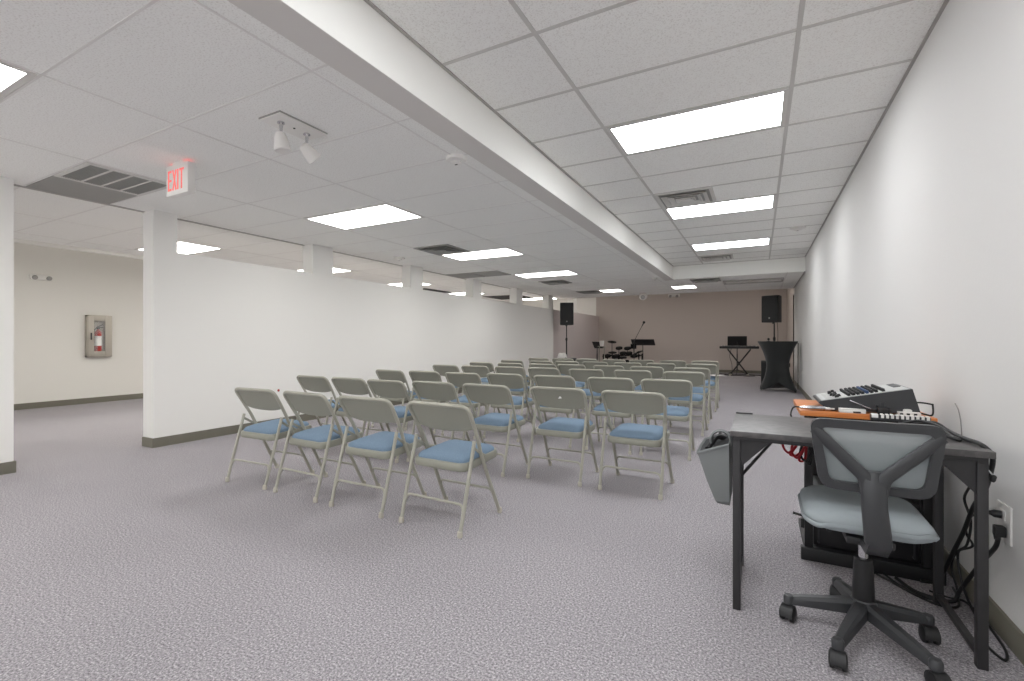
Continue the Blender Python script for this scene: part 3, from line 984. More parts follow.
for ch_ in range(9):
    y = -ym + 0.03 + ch_ * 0.03
    if ch_ < 8:
        MB().loft([[top(0.028, y - 0.0025, 0.003), top(0.095, y - 0.0025, 0.003), top(0.095, y + 0.0025, 0.003), top(0.028, y + 0.0025, 0.003)],
                   [top(0.028, y - 0.0025, 0.0036), top(0.095, y - 0.0025, 0.0036), top(0.095, y + 0.0025, 0.0036), top(0.028, y + 0.0025, 0.0036)]]).build('fader_slot', M_VENT, t)
    d = 0.075 + 0.012 * math.sin(ch_ * 1.7)
    MB().loft([[top(d - 0.009, y - 0.006, 0.004), top(d + 0.009, y - 0.006, 0.004), top(d + 0.009, y + 0.006, 0.004), top(d - 0.009, y + 0.006, 0.004)],
               [top(d - 0.006, y - 0.005, 0.016), top(d + 0.006, y - 0.005, 0.016), top(d + 0.006, y + 0.005, 0.016), top(d - 0.006, y + 0.005, 0.016)]]).build('fader', M_BLACK, t)
MB().loft([[top(0.32, -0.02, 0.003), top(0.348, -0.02, 0.003), top(0.348, 0.12, 0.003), top(0.32, 0.12, 0.003)],
           [top(0.32, -0.02, 0.006), top(0.348, -0.02, 0.006), top(0.348, 0.12, 0.006), top(0.32, 0.12, 0.006)]]).build('jack_strip', M_DKGREY, t)
for q in range(4):
    MB().lathe([(0.01, 0), (0.01, 0.008)], ((-0.13, -0.13, 0.16, 0.16)[q], (-0.12, 0.12, -0.12, 0.12)[q], 0.0), 10).build('foot', M_RUBBER, t)

# small things on the cart top
t = thing('cable_plug', 'silver audio plug with white tip lying at the left end of the cart top', 'audio plug', (0.255, 2.725, BZ + 0.0125))
MB().lathe([(0.005, -0.075), (0.008, -0.06), (0.0115, -0.03), (0.012, 0.03), (0.011, 0.032)], (0, 0, 0), 14, (1, 0.06, 0)).build('barrel', M_CHROME, t)
MB().lathe([(0.0065, 0.032), (0.0065, 0.05), (0.004, 0.055), (0.004, 0.07)], (0, 0, 0), 12, (1, 0.06, 0)).build('tip', M_WHITEP, t)
MB().tube(smooth([(-0.07, -0.004, 0), (-0.09, -0.006, 0.002), (-0.105, -0.02, -0.004), (-0.115, -0.045, -0.03), (-0.11, -0.05, -0.05)]), 0.0035, 8).build('cord', M_CORD, t)
t = thing('label_tape_case', 'slim white plastic case lying on the orange cart top before the mixer', 'plastic case', (0.395, 2.722, BZ))
MB().box(-0.055, 0.05, -0.018, 0.018, 0, 0.02, 0.004).build('case', M_WHITEP, t)
MB().box(0.0, 0.03, -0.0185, -0.0175, 0.002, 0.009).build('slot', M_DARKIN, t)
t = thing('metal_clip', 'small silver lever clip leaning on the white plastic case', 'clip', (0.425, 2.735, BZ + 0.021))
MB().box(-0.045, 0.045, -0.008, 0.008, 0, 0.005, 0.001).build('lever', M_CHROME, t, rot=(0, math.radians(24), 0), loc=(0, 0, 0.017))
MB().tube(smooth([(0.04, 0, 0.0), (0.06, 0.0, 0.0), (0.075, 0, 0.012), (0.06, 0, 0.018)]), 0.004, 8).build('spring', M_DKGREY, t)
t = thing('power_adapter', 'black plug-in power adapter standing with two prongs up', 'power adapter', (0.512, 2.720, BZ))
MB().box(-0.022, 0.022, -0.014, 0.014, 0, 0.034, 0.005).build('body', M_BLACK, t)
for s in (-1, 1):
    MB().box(s * 0.008 - 0.003, s * 0.008 + 0.003, -0.001, 0.001, 0.034, 0.056).build('prong', M_DKGREY, t)
t = thing('circuit_box', 'small white electronic box with dark sockets near the cart corner', 'electronic box', (0.605, 2.735, BZ))
MB().box(-0.04, 0.042, -0.02, 0.02, 0, 0.018, 0.003).build('case', M_WHITEP, t)
MB().prism(rrect(-0.018, 0.012, 0.016, 0.03, 0.006), -0.012, 0.012).build('lid', M_WHITEP, t)
for q in (-0.028, -0.004, 0.022):
    MB().box(q - 0.006, q + 0.006, -0.0208, -0.0198, 0.005, 0.013).build('socket', M_VENTBK, t)
t = thing('socket_strip', 'narrow strip with a row of small white squares at the cart edge', 'strip', (0.545, 2.63, DZ))
MB().box(-0.098, 0.112, -0.012, 0.012, 0, 0.026, 0.003).build('base', M_DKGREY, t)
for q in range(10):
    x = -0.055 + 0.0175 * q
    MB().box(x - 0.0055, x + 0.0055, -0.0135, 0.0135, 0.012, 0.03, 0.002).build('white_block', M_WHITEP, t)
MB().box(-0.095, -0.07, -0.013, 0.013, 0.012, 0.029, 0.002).build('end_piece', M_PAPER, t)


# ------------------------------------------------------------------ cables and outlet by the right wall
def cord(label, pts, r=0.004, m=None, name='power_cable', cat='cable', group=None):
    return tag(MB().tube(smooth(pts, 7), r, 8).build(name, m or M_CORD, angle=1.5), label, cat, group)


cord('thick black cord over the right desk edge, drooping to the floor', [(0.57, 2.50, DZ + 0.01), (0.62, 2.44, DZ + 0.03), (0.645, 2.38, DZ + 0.012), (0.652, 2.24, DZ + 0.008), (0.664, 2.13, DZ + 0.008), (0.688, 2.12, 0.70), (0.693, 2.155, 0.63), (0.70, 2.22, 0.56), (0.705, 2.33, 0.47), (0.71, 2.44, 0.34), (0.72, 2.58, 0.21), (0.72, 2.70, 0.07), (0.70, 2.72, 0.012), (0.64, 2.70, 0.01)], 0.0075)
cord('black cord bundled on the desk beside the chair back', [(0.52, 2.46, DZ + 0.012), (0.57, 2.43, DZ + 0.035), (0.61, 2.36, DZ + 0.03), (0.625, 2.28, DZ + 0.01), (0.63, 2.20, DZ + 0.008), (0.60, 2.25, DZ + 0.012), (0.56, 2.36, DZ + 0.01)], 0.006)
cord('thin black cord from the upper outlet plug to behind the desk leg', [(0.745, 2.335, 0.450), (0.735, 2.38, 0.43), (0.735, 2.46, 0.395), (0.738, 2.51, 0.35), (0.745, 2.53, 0.30), (0.75, 2.49, 0.27), (0.735, 2.6, 0.2), (0.74, 2.68, 0.10), (0.735, 2.6, 0.008), (0.65, 2.62, 0.006)], 0.0042)
cord('thick black cord from the lower outlet plug down to the floor', [(0.760, 2.295, 0.375), (0.758, 2.31, 0.34), (0.756, 2.36, 0.29), (0.752, 2.42, 0.23), (0.745, 2.50, 0.14), (0.73, 2.56, 0.05), (0.70, 2.54, 0.012), (0.60, 2.57, 0.01), (0.55, 2.68, 0.01)], 0.0075)
cord('long thin black cord looping over the carpet at the baseboard', [(0.50, 2.74, 0.006), (0.56, 2.60, 0.006), (0.63, 2.54, 0.006), (0.70, 2.56, 0.006), (0.755, 2.58, 0.006), (0.768, 2.42, 0.006), (0.762, 2.25, 0.006), (0.735, 2.17, 0.006), (0.715, 2.24, 0.006), (0.72, 2.35, 0.006)], 0.0045)
cord('second thin black cord curling on the carpet under the cart', [(0.46, 2.70, 0.014), (0.53, 2.60, 0.014), (0.60, 2.505, 0.016), (0.66, 2.47, 0.016), (0.71, 2.50, 0.016), (0.74, 2.62, 0.01), (0.75, 2.7, 0.006)], 0.0045)
cord('thin black cord hanging in loops beside the far right desk leg', [(0.690, 2.48, DZ - 0.03), (0.70, 2.42, 0.62), (0.712, 2.38, 0.55), (0.72, 2.47, 0.46), (0.724, 2.42, 0.39), (0.728, 2.47, 0.28), (0.732, 2.58, 0.2), (0.735, 2.55, 0.1), (0.74, 2.45, 0.03), (0.75, 2.38, 0.02)], 0.0045)
cord('black cord bent in an angle behind the mixer', [(0.640, 2.84, BZ + 0.05), (0.665, 2.80, BZ + 0.056), (0.690, 2.75, BZ + 0.056), (0.694, 2.745, BZ + 0.05), (0.690, 2.735, BZ + 0.01), (0.67, 2.76, BZ + 0.008), (0.64, 2.80, BZ + 0.014)], 0.0038)
cord('thin grey wire hanging down the wall behind the cart', [(0.785, 2.80, BZ + 0.06), (0.786, 2.76, BZ + 0.03), (0.786, 2.73, BZ - 0.04), (0.786, 2.72, BZ - 0.2)], 0.0022, M_VENT)
for i, (dx, dz, m, l) in enumerate(((0.0, 0.0, M_REDC, 'red patch cable hanging in a tangle under the desk, outer loop'), (0.035, -0.02, M_REDC, 'second red patch cable tangled under the desk, shorter loop'),
                                    (0.07, -0.03, M_CORD, 'black patch cable tangled with red ones under the desk'))):
    cord(l, [(0.15 + dx, 2.52, DZ - 0.03), (0.10 + dx, 2.52, 0.61 + dz), (0.12 + dx, 2.49, 0.57 + dz), (0.15 + dx, 2.50, 0.60), (0.13 + dx, 2.52, 0.555 + dz), (0.17 + dx * 0.6, 2.53, 0.57 + dz), (0.19, 2.53, DZ - 0.03)],
         0.0055, m, 'patch_cable', 'cable', 'patch cables under the desk')
t = thing('power_outlet', 'white wall outlet plate holding two black plugs behind the desk', 'outlet', (XW, 2.335, 0.425))
MB().box(-0.007, 0, -0.055, 0.055, -0.068, 0.068, 0.003).build('plate', M_WHITEP, t)
for dz in (-0.03, 0.027):
    MB().box(-0.010, -0.006, -0.02, 0.02, dz - 0.018, dz + 0.018, 0.003).build('socket', M_PAPER, t)
t = thing('power_plug', 'slim black plug in the upper socket of the wall outlet', 'plug', (XW - 0.010, 2.335, 0.452), 0, 'plugs in the outlet')
MB().lathe([(0.014, 0), (0.014, 0.02), (0.008, 0.03), (0.005, 0.05)], (0, 0, 0), 12, (-1, 0.3, 0)).build('body', M_BLACK, t)
t = thing('power_plug', 'bulky black plug in the lower socket of the wall outlet', 'plug', (XW - 0.010, 2.31, 0.398), 0, 'plugs in the outlet')
MB().box(-0.03, 0, -0.017, 0.017, -0.018, 0.02, 0.006).build('body', M_BLACK, t)
MB().tube([(-0.022, -0.004, -0.01), (-0.024, -0.010, -0.03)], [0.012, 0.008], 10).build('strain_relief', M_BLACK, t)
t = thing('cable_clip', 'small black clip hanging under the right desk edge', 'clip', (0.692, 2.13, 0.625))
MB().lathe([(0.006, -0.012), (0.009, -0.006), (0.009, 0.008), (0.005, 0.012)], (0, 0, 0), 10, (0.3, 0.2, 1)).build('body', M_BLACK, t)
MB().tube([(0, 0, 0.01), (-0.012, 0.0, 0.03), (-0.02, 0, 0.05)], 0.0025, 6).build('strap', M_CHROME, t)

# ------------------------------------------------------------------ office chair
t = thing('office_chair', 'office chair with grey mesh back and black five-spoke base at the desk', 'office chair', (0.345, 2.15, 0))
# base: five spokes, each tip measured
tips = [(-0.241, -0.038), (-0.112, -0.271), (0.143, -0.250), (0.197, 0.045), (-0.055, 0.205)]
bs_ = MB()
bs_.lathe([(0.0, 0.065), (0.04, 0.065), (0.045, 0.08), (0.043, 0.115), (0.033, 0.128), (0, 0.128)], (0, 0, 0), 20)
for dx, dy in tips:
    d = Vector((dx, dy, 0))
    L = d.length
    d.normalize()
    n = Vector((-d.y, d.x, 0))
    rings = []
    for k_ in range(7):
        f_ = k_ / 6
        c = d * (0.025 + (L - 0.025) * f_)
        w = 0.025 * (1 - f_) + 0.016 * f_
        zt = 0.122 * (1 - f_) + 0.094 * f_ + (0.0 if f_ < 1 else -0.004)
        zb2 = 0.07 * (1 - f_) + 0.064 * f_
        rings.append([c - n * w + Vector((0, 0, zb2)), c + n * w + Vector((0, 0, zb2)), c + n * w + Vector((0, 0, zt - 0.012)),
                      c + n * w * 0.55 + Vector((0, 0, zt)), c - n * w * 0.55 + Vector((0, 0, zt)), c - n * w + Vector((0, 0, zt - 0.012))])
    bs_.loft(rings)
    bs_.lathe([(0.018, 0.062), (0.019, 0.086), (0.014, 0.094), (0, 0.095)], tuple(d * L), 14)
bs_.build('base', M_DKGREY, t)
trail = [(-0.3, -0.9), (-0.1, -1.0), (0.35, -0.95), (0.1, -1), (0.3, 0.9)]
for (dx, dy), tr in zip(tips, trail):
    q = Vector((tr[0], tr[1], 0)).normalized()
    ax = Vector((-q.y, q.x, 0))
    c = Vector((dx, dy, 0.0)) + q * 0.012
    cs = MB()
    # hooded caster: stem and rounded hood
    cs.cyl((dx, dy, 0.05), (dx, dy, 0.068), 0.008, None, 10)
    prof_ = []
    for k_ in range(9):
        a = math.radians(-10 + 200 * k_ / 8)
        prof_.append((0.0325 * math.cos(a), 0.0285 + 0.0325 * math.sin(a)))
    cs.loft([[c + q * a + ax * w + Vector((0, 0, b)) for a, b in prof_] for w in (-0.021, -0.017, 0.017, 0.021)])
    co = cs.build('caster', M_BLACK, t)
    for s in (-1, 1):
        MB().lathe([(0.012, -0.009), (0.027, -0.008), (0.0283, -0.003), (0.0283, 0.003), (0.02, 0.007), (0.0, 0.008)], tuple(c + ax * s * 0.019 + Vector((0, 0, 0.0285))), 20, tuple(ax * s)).build('wheel', M_RUBBER, co)
MB().lathe([(0.034, 0.12), (0.036, 0.13), (0.03, 0.27), (0.026, 0.275)], (0, 0, 0), 18).build('column_cover', M_BLACK, t)
MB().lathe([(0.0155, 0.27), (0.0155, 0.37)], (0, 0, 0), 16).build('gas_lift', M_CHROME, t)
pl = MB()
pl.box(-0.07, 0.07, -0.13, 0.11, 0.365, 0.392, 0.006)
pl.prism([(-0.05, 0.366), (-0.02, 0.335), (0.02, 0.335), (0.05, 0.366)], -0.04, 0.06)
pl.build('seat_plate', M_BLACK, t)
MB().tube(smooth([(-0.05, 0.03, 0.375), (-0.13, 0.05, 0.372), (-0.2, 0.06, 0.382), (-0.222, 0.06, 0.386)]), [0.005] * 18 + [0.008], 8).build('lever', M_BLACK, t)
# seat cushion in a stretch cover
rings = []
for ins, z in ((0.05, 0.397), (0.02, 0.402), (0.004, 0.414), (0.0, 0.430), (0.004, 0.446), (0.022, 0.462), (0.06, 0.470), (0.11, 0.468), (0.15, 0.466)):
    rr = []
    for a, b in rrect(-0.195 + ins, 0.19 - ins, -0.155 + ins, 0.225 - ins, max(0.09 - ins * 0.4, 0.03), 8):
        ripple = 0.0025 * math.sin(a * 70 + z * 220) * (1 if 0.395 < z < 0.455 else 0.3)
        rr.append((a + ripple, b, z - 0.03 * (a / 0.2) * 0.12 + 0.012 * (b / 0.2) ** 2 * (1 if z > 0.44 else 0.2)))
    rings.append(rr)
MB().loft(rings).build('seat', M_GREYFAB, t, angle=1.2)
sk = MB()
rings = []
for ins, z in ((-0.003, 0.436), (-0.006, 0.428), (0.0, 0.416), (0.010, 0.411), (0.014, 0.412), (0.005, 0.418), (0.001, 0.436)):
    rings.append([(a, b, z + 0.006 * math.sin(a * 31 + b * 17) + 0.003 * math.sin(a * 90)) for a, b in rrect(-0.195 + ins, 0.19 - ins, -0.155 + ins, 0.225 - ins, 0.09, 10)])
sk.loft(rings, cap=False)
sk.build('seat_cover_hem', M_GREYFAB, t, angle=1.5)


# backrest: tilted rounded trapezoid frame with a Y-shaped support
def bk(x, z, dy=0.0):
    """a point of the back plane: leans back with height and curves round the sitter"""
    return Vector((x, -0.235 - 0.16 * (z - 0.58) + 0.45 * x * x - 0.012 + dy, z))


outl = [(-0.194, 0.826), (0.164, 0.826), (0.141, 0.586), (-0.160, 0.586)]


def roundpoly(poly, r, n=6):
    out = []
    m_ = len(poly)
    for i in range(m_):
        a, b, c = Vector(poly[i - 1]), Vector(poly[i]), Vector(poly[(i + 1) % m_])
        p = b + (a - b).normalized() * r
        q = b + (c - b).normalized() * r
        for k_ in range(n + 1):
            tt = k_ / n
            out.append(p.lerp(b, tt).lerp(b.lerp(q, tt), tt))
        for k_ in range(1, 5):
            out.append(q.lerp(c + (b - c).normalized() * r, k_ / 5))
    return out


oo = roundpoly(outl, 0.045)
ctr = Vector((0.0, 0.70))
ii = roundpoly([(-0.165, 0.797), (0.135, 0.797), (0.115, 0.614), (-0.133, 0.614)], 0.028)
fr = MB()
fr.loft([[bk(p.x, p.y, -0.012) for p in oo], [bk(p.x * 1.0, p.y, 0.012) for p in oo], [bk(p.x, p.y, 0.012) for p in ii], [bk(p.x, p.y, -0.012) for p in ii], [bk(p.x, p.y, -0.012) for p in oo]], cap=False)
bo = fr.build('backrest', M_DKGREY, t, angle=0.9)


def meshfn(u, v):
    z = 0.60 + 0.21 * v
    hw = 0.132 + (0.160 - 0.132) * v
    return bk((u - 0.5) * 2 * hw - 0.010, z, 0.007)


MB().sheet(meshfn, 12, 6, (0, 0.0015, 0)).build('mesh', M_MESH, bo)
# Y support
ysp = MB()
for s in (-1, 1):
    rings = []
    P2 = [Vector(q) for q in smooth([(s * 0.166 - 0.012, 0.788, 0), (s * 0.115 - 0.012, 0.735, 0), (s * 0.062 - 0.014, 0.680, 0), (s * 0.026 - 0.015, 0.640, 0), (s * 0.016 - 0.016, 0.590, 0)], 5)]
    for k_, q in enumerate(P2):
        a_, b_ = P2[max(k_ - 1, 0)], P2[min(k_ + 1, len(P2) - 1)]
        tt = (b_ - a_).normalized()
        nn = Vector((-tt.y, tt.x, 0))
        hw = 0.017 + 0.004 * k_ / len(P2)
        f_ = k_ / (len(P2) - 1)
        d0, d1 = -0.012 - 0.022 * f_, 0.006 - 0.016 * f_
        l_, r_ = q - nn * hw, q + nn * hw
        li, ri = q - nn * hw * 0.6, q + nn * hw * 0.6
        rings.append([bk(l_.x, l_.y, d1), bk(l_.x, l_.y, d0 + 0.005), bk(li.x, li.y, d0), bk(ri.x, ri.y, d0), bk(r_.x, r_.y, d0 + 0.005), bk(r_.x, r_.y, d1)])
    ysp.loft(rings)
rings = []
for z, w, yy in ((0.662, 0.020, -0.266), (0.640, 0.031, -0.270), (0.60, 0.034, -0.276), (0.55, 0.034, -0.279), (0.50, 0.035, -0.277), (0.45, 0.036, -0.270), (0.425, 0.035, -0.263)):
    rings.append([(q - 0.016 * min(1, (z - 0.40) / 0.15), y_, z) for q, y_ in ((-w, yy - 0.008), (-w * 0.8, yy - 0.014), (w * 0.8, yy - 0.014), (w, yy - 0.008), (w, yy + 0.012), (-w, yy + 0.012))])
ysp.loft(rings)
rings = []
for y_, z0, z1 in ((-0.28, 0.425, 0.448), (-0.22, 0.372, 0.40), (-0.10, 0.366, 0.388)):
    rings.append([(-0.03, y_, z0), (0.03, y_, z0), (0.03, y_, z1), (-0.03, y_, z1)])
ysp.loft(rings)
ysp.build('back_support', M_DKGREY, bo, angle=0.9)

# ------------------------------------------------------------------ rear of the room: right side
t = thing('cocktail_table', 'tall cocktail table in a black stretch cover beside the right wall', 'table', (0.36, 11.62, 0))
TZ = 1.07
rings = []
NS = 48
for k_ in range(17):
    f_ = k_ / 16
    z = 0.03 + (TZ - 0.05) * f_
    ring = []
    for j in range(NS):
        a = 2 * PI * j / NS
        rtop = 0.38
        waist = 0.175
        # four feet on the diagonals
        lobe = abs(math.cos(2 * (a - PI / 4))) ** 0.5 if True else 0
        lobe = max(0.0, math.cos(4 * (a - PI / 4)) * 0.5 + 0.5)
        foot = 0.22 + 0.24 * lobe ** 1.5
        up = f_ ** 2.9
        dn = (1 - f_) ** 2.3
        r = waist + (rtop - waist) * up + (foot - waist) * dn * (1 if lobe > 0.2 else 0.7)
        zc = z + (1 - lobe) * 0.16 * (1 - f_) ** 3
        ring.append((r * math.cos(a), r * math.sin(a), zc))
    rings.append(ring)
rings.append([(0.385 * math.cos(2 * PI * j / NS), 0.385 * math.sin(2 * PI * j / NS), TZ - 0.012) for j in range(NS)])
rings.append([(0.38 * math.cos(2 * PI * j / NS), 0.38 * math.sin(2 * PI * j / NS), TZ) for j in range(NS)])
MB().loft(rings).build('cover', M_SPAN, t, angle=1.2)
for q in range(4):
    a = PI / 4 + q * PI / 2
    MB().tube([(0.41 * math.cos(a), 0.41 * math.sin(a), 0.05), (0.455 * math.cos(a), 0.455 * math.sin(a), 0.012)], [0.012, 0.02], 10).build('foot', M_CHROME if q == 2 else M_BLACK, t)
tag(MB().tube([(0.76, 11.95, 0.01), (0.775, 12.15, 1.03)], 0.011, 8).build('stand_pole', M_DARKIN), 'dark thin upright pole leaning at the wall behind the cocktail table', 'pole')


def speaker(label, loc, rz, w, d, h):
    t = thing('loudspeaker', label, 'loudspeaker', loc, rz, 'loudspeakers on poles')
    # cabinet narrowing to the back
    pts = [(-w / 2, -d / 2), (w / 2, -d / 2), (w / 2, -d / 2 + 0.1), (w / 2 - 0.07, d / 2), (-w / 2 + 0.07, d / 2), (-w / 2, -d / 2 + 0.1)]
    c = MB()
    c.loft([[(x * 0.97, y * 0.97, 0) for x, y in pts], [(x, y, 0.02) for x, y in pts], [(x, y, h - 0.02) for x, y in pts], [(x * 0.97, y * 0.97, h) for x, y in pts]])
    c.build('cabinet', M_SPEAK, t)
    g = MB()
    g.prism(rrect(-w / 2 + 0.02, w / 2 - 0.02, 0.03, h - 0.03, 0.02), -d / 2 - 0.012, -d / 2)
    g.build('grille', M_GRILLE, t)
    MB().prism(rrect(-0.016, 0.016, 0.085, 0.117, 0.006), -d / 2 - 0.016, -d / 2 - 0.011).build('badge', M_VENT, t)
    MB().lathe([(0.03, -0.03), (0.03, 0.0)], (0, 0.02, 0), 14).build('pole_cup', M_BLACK, t)
    return t


def subwoofer(label, loc, w, d, h, rz=0):
    t = thing('subwoofer', label, 'subwoofer', loc, rz, 'subwoofers on the floor')
    MB().box(-w / 2, w / 2, -d / 2, d / 2, 0.012, h, 0.012).build('cabinet', M_SPEAK, t)
    MB().prism(rrect(-w / 2 + 0.025, w / 2 - 0.025, 0.04, h - 0.03, 0.02), -d / 2 - 0.01, -d / 2 + 0.002).build('grille', M_GRILLE, t)
    for sx in (-1, 1):
        for sy in (-1, 1):
            MB().lathe([(0.02, 0), (0.018, 0.014)], (sx * (w / 2 - 0.05), sy * (d / 2 - 0.05), 0), 10).build('foot', M_RUBBER, t)
    return t


def pole(label, loc, z0, z1):
    t = thing('speaker_pole', label, 'speaker pole', (loc[0], loc[1], z0), 0, 'speaker poles')
    MB().lathe([(0.03, 0), (0.03, 0.03), (0.02, 0.035), (0.02, (z1 - z0) * 0.55)], (0, 0, 0), 14).build('lower_tube', M_BLACKM, t)
    MB().lathe([(0.0155, (z1 - z0) * 0.5), (0.0155, z1 - z0 - 0.03), (0.012, z1 - z0 - 0.028)], (0, 0, 0), 12).build('upper_tube', M_BLACKM, t)
    MB().lathe([(0.028, 0), (0.03, 0.02), (0.03, 0.07), (0.026, 0.08)], (0, 0, (z1 - z0) * 0.53), 14).build('collar', M_BLACK, t)
    MB().tube([(0, -0.02, (z1 - z0) * 0.57), (0, -0.065, (z1 - z0) * 0.57)], [0.008, 0.016], 8).build('knob', M_BLACK, t)


subwoofer('black cube subwoofer on the carpet behind the cocktail table', (0.30, 13.08, 0), 0.50, 0.5, 0.585)
pole('black speaker pole rising behind the cocktail table', (0.335, 13.07), 0.585, 1.53)
speaker('black loudspeaker on a pole above the cocktail table', (0.31, 13.07, 1.53), math.radians(-26), 0.38, 0.36, 0.65)
cord('thin dark cable hanging below the loudspeaker over the cocktail table', [(0.40, 13.2, 1.55), (0.415, 13.15, 1.3), (0.415, 13.2, 1.0), (0.44, 13.25, 0.59)], 0.006, M_DARKIN)
t = thing('small_microphone', 'tiny black microphone head standing on the cocktail table', 'microphone', (0.19, 11.72, TZ))
MB().lathe([(0.035, 0), (0.035, 0.006), (0.006, 0.012), (0.006, 0.025)], (0, 0, 0), 12).build('base', M_BLACK, t)
MB().lathe([(0.008, 0.02), (0.024, 0.035), (0.026, 0.05), (0.015, 0.07), (0, 0.074)], (0, 0, 0), 12).build('head', M_GRILLE, t)
t = thing('wall_plate', 'white outlet plate low on the right wall near the cocktail table', 'wall plate', (XW, 11.28, 0.40))
MB().box(-0.008, 0, -0.04, 0.04, -0.06, 0.06, 0.002).build('plate', M_WHITEP, t)
MB().box(-0.010, -0.007, -0.017, 0.017, -0.035, 0.035, 0.002).build('socket', M_PAPER, t)
t = thing('wall_plug', 'black plug block on the right wall behind the cocktail table', 'plug', (XW, 15.5, 0.38))
MB().box(-0.05, 0, -0.06, 0.06, -0.06, 0.06, 0.01).build('body', M_BLACK, t)
MB().box(-0.054, -0.05, -0.04, 0.04, -0.04, 0.04, 0.002).build('cover', M_DKGREY, t)

# keyboard on an X stand
KY = 16.1
t = thing('keyboard_stand', 'black X-shaped stand under the keyboard on the stage', 'keyboard stand', (-0.54, KY, 0))
for dy in (-0.035, 0.035):
    s = 1 if dy < 0 else -1
    MB().tube([(-s * 0.31, dy, 0.80), (s * 0.24, dy, 0.04)], 0.022, 8).build('leg', M_BLACKM, t)
    MB().tube([(-s * 0.31, -0.2, 0.815), (-s * 0.31, 0.2, 0.815)], 0.02, 8).build('support_arm', M_BLACKM, t)
    fo = MB().tube([(s * 0.24, -0.22, 0.03), (s * 0.24, 0.22, 0.03)], 0.022, 8).build('foot', M_BLACKM, t)
    for yy in (-0.22, 0.22):
        MB().lathe([(0.03, 0), (0.03, 0.05)], (s * 0.24, yy, 0.0), 10).build('foot_cap', M_FOOT, fo)
MB().lathe([(0.03, -0.05), (0.035, 0), (0.03, 0.05)], (0, 0, 0.40), 12, (0, 1, 0)).build('pivot', M_BLACK, t)
t = thing('electronic_keyboard', 'long black electronic keyboard on the X stand', 'keyboard', (-0.54, KY, 0.835))
MB().box(-0.55, 0.55, -0.16, 0.16, 0, 0.075, 0.012).build('case', M_BLACK, t)
kw = MB()
for q in range(36):
    kw.box(-0.50 + q * 0.0275, -0.50 + q * 0.0275 + 0.026, 0.0, 0.145, 0.074, 0.084)
kw.build('white_keys', M_WHITEP, t)
kb_ = MB()
for q in range(35):
    if q % 7 not in (2, 6):
        kb_.box(-0.50 + q * 0.0275 + 0.019, -0.50 + q * 0.0275 + 0.034, 0.0, 0.09, 0.08, 0.095)
kb_.build('black_keys', M_BLACK, t)
MB().box(-0.45, 0.45, -0.13, -0.03, 0.074, 0.08).build('control_panel', M_DKGREY, t)


def music_stand(label, x, y, z, w, h, tilt, rz, zbase=0.0):
    t = thing('music_stand', label, 'music stand', (x, y, 0), rz, 'music stands on the stage')
    d = MB()
    d.box(-w / 2, w / 2, -0.006, 0.006, -h / 2, h / 2, 0.003)
    d.box(-w / 2, w / 2, 0.0, 0.055, -h / 2, -h / 2 + 0.008)
    d.build('desk', M_BLACK, t, (0, 0, z), rot=(tilt, 0, 0))
    MB().cyl((0, -0.02, 0.3), (0, -0.02, z - 0.02), 0.0135, None, 10).build('tube', M_BLACKM, t)
    MB().cyl((0, -0.02, 0.12), (0, -0.02, 0.65), 0.018, None, 10).build('lower_tube', M_BLACKM, t)
    for q in range(3):
        a = 2 * PI * q / 3 + 0.4
        MB().tube([(0, -0.02, 0.16), (0.3 * math.cos(a), -0.02 + 0.3 * math.sin(a), 0.012)], 0.011, 8).build('leg', M_BLACKM, t)
    return t


p = at(737, 341, 16.45)
music_stand('black music stand with tilted desk standing behind the keyboard', p.x, 16.55, p.z, 0.56, 0.33, math.radians(22), 0.06)
p = at(643, 342.3, 16.3)
music_stand('black music stand with wide low-tilted desk beside the boom microphone', p.x, 16.3, p.z, 0.78, 0.32, math.radians(50), 0.0)
p = at(597.5, 345, 14.7)
music_stand('black music stand tilted sideways at the left end of the drums', p.x, 14.7, p.z, 0.33, 0.26, math.radians(35), -0.3)
# stage cable along the back wall
cord('black cable lying along the stage before the back wall', [(-1.15, 16.6, 0.012), (-0.9, 16.4, 0.012), (-0.55, 16.55, 0.012), (-0.1, 16.35, 0.012), (0.35, 15.9, 0.012)], 0.012)
cord('second black cable tangled under the keyboard stand', [(-0.95, 16.0, 0.012), (-0.7, 15.85, 0.012), (-0.5, 16.0, 0.012), (-0.35, 15.8, 0.012), (-0.1, 15.9, 0.012)], 0.012)
cord('thin black cable hanging from the keyboard', [(-0.75, 16.0, 0.86), (-0.8, 15.98, 0.6), (-0.74, 15.96, 0.35), (-0.72, 15.9, 0.012)], 0.007)

# ------------------------------------------------------------------ rear of the room: left side
subwoofer('black subwoofer on the floor at the partition below the speaker', (-4.97, 12.85, 0), 0.42, 0.42, 0.57)
pole('black speaker pole beside the partition at the back', (-5.0, 12.85), 0.57, 1.54)
speaker('black loudspeaker on a pole beside the partition', (-5.0, 12.85, 1.54), math.radians(24), 0.39, 0.34, 0.65)
tag(MB().sheet(lambda u, v: (-0.12 + 0.24 * u, -0.10 + 0.20 * v, 0.13 + 0.025 * math.sin(6.1 * u + 1) * math.sin(5.1 * v) - 0.125 * (max(abs(u - 0.5), abs(v - 0.5)) * 2) ** 5), 12, 12, (0, 0, 0.012)).build('folded_cloth', M_PAPER, None, (-5.08, 12.72, 0.575)),
    'white folded cloth lying on the subwoofer at the partition', 'cloth')

DY = 15.3
t = thing('drum_kit', 'black electronic drum kit with pads and cymbals on the stage', 'drum kit', tuple(at(618, 360, DY))[:2] + (0,))
O = Vector(t.location)


def L(u, v, dy=0.0):
    return at(u, v, DY + dy) - O


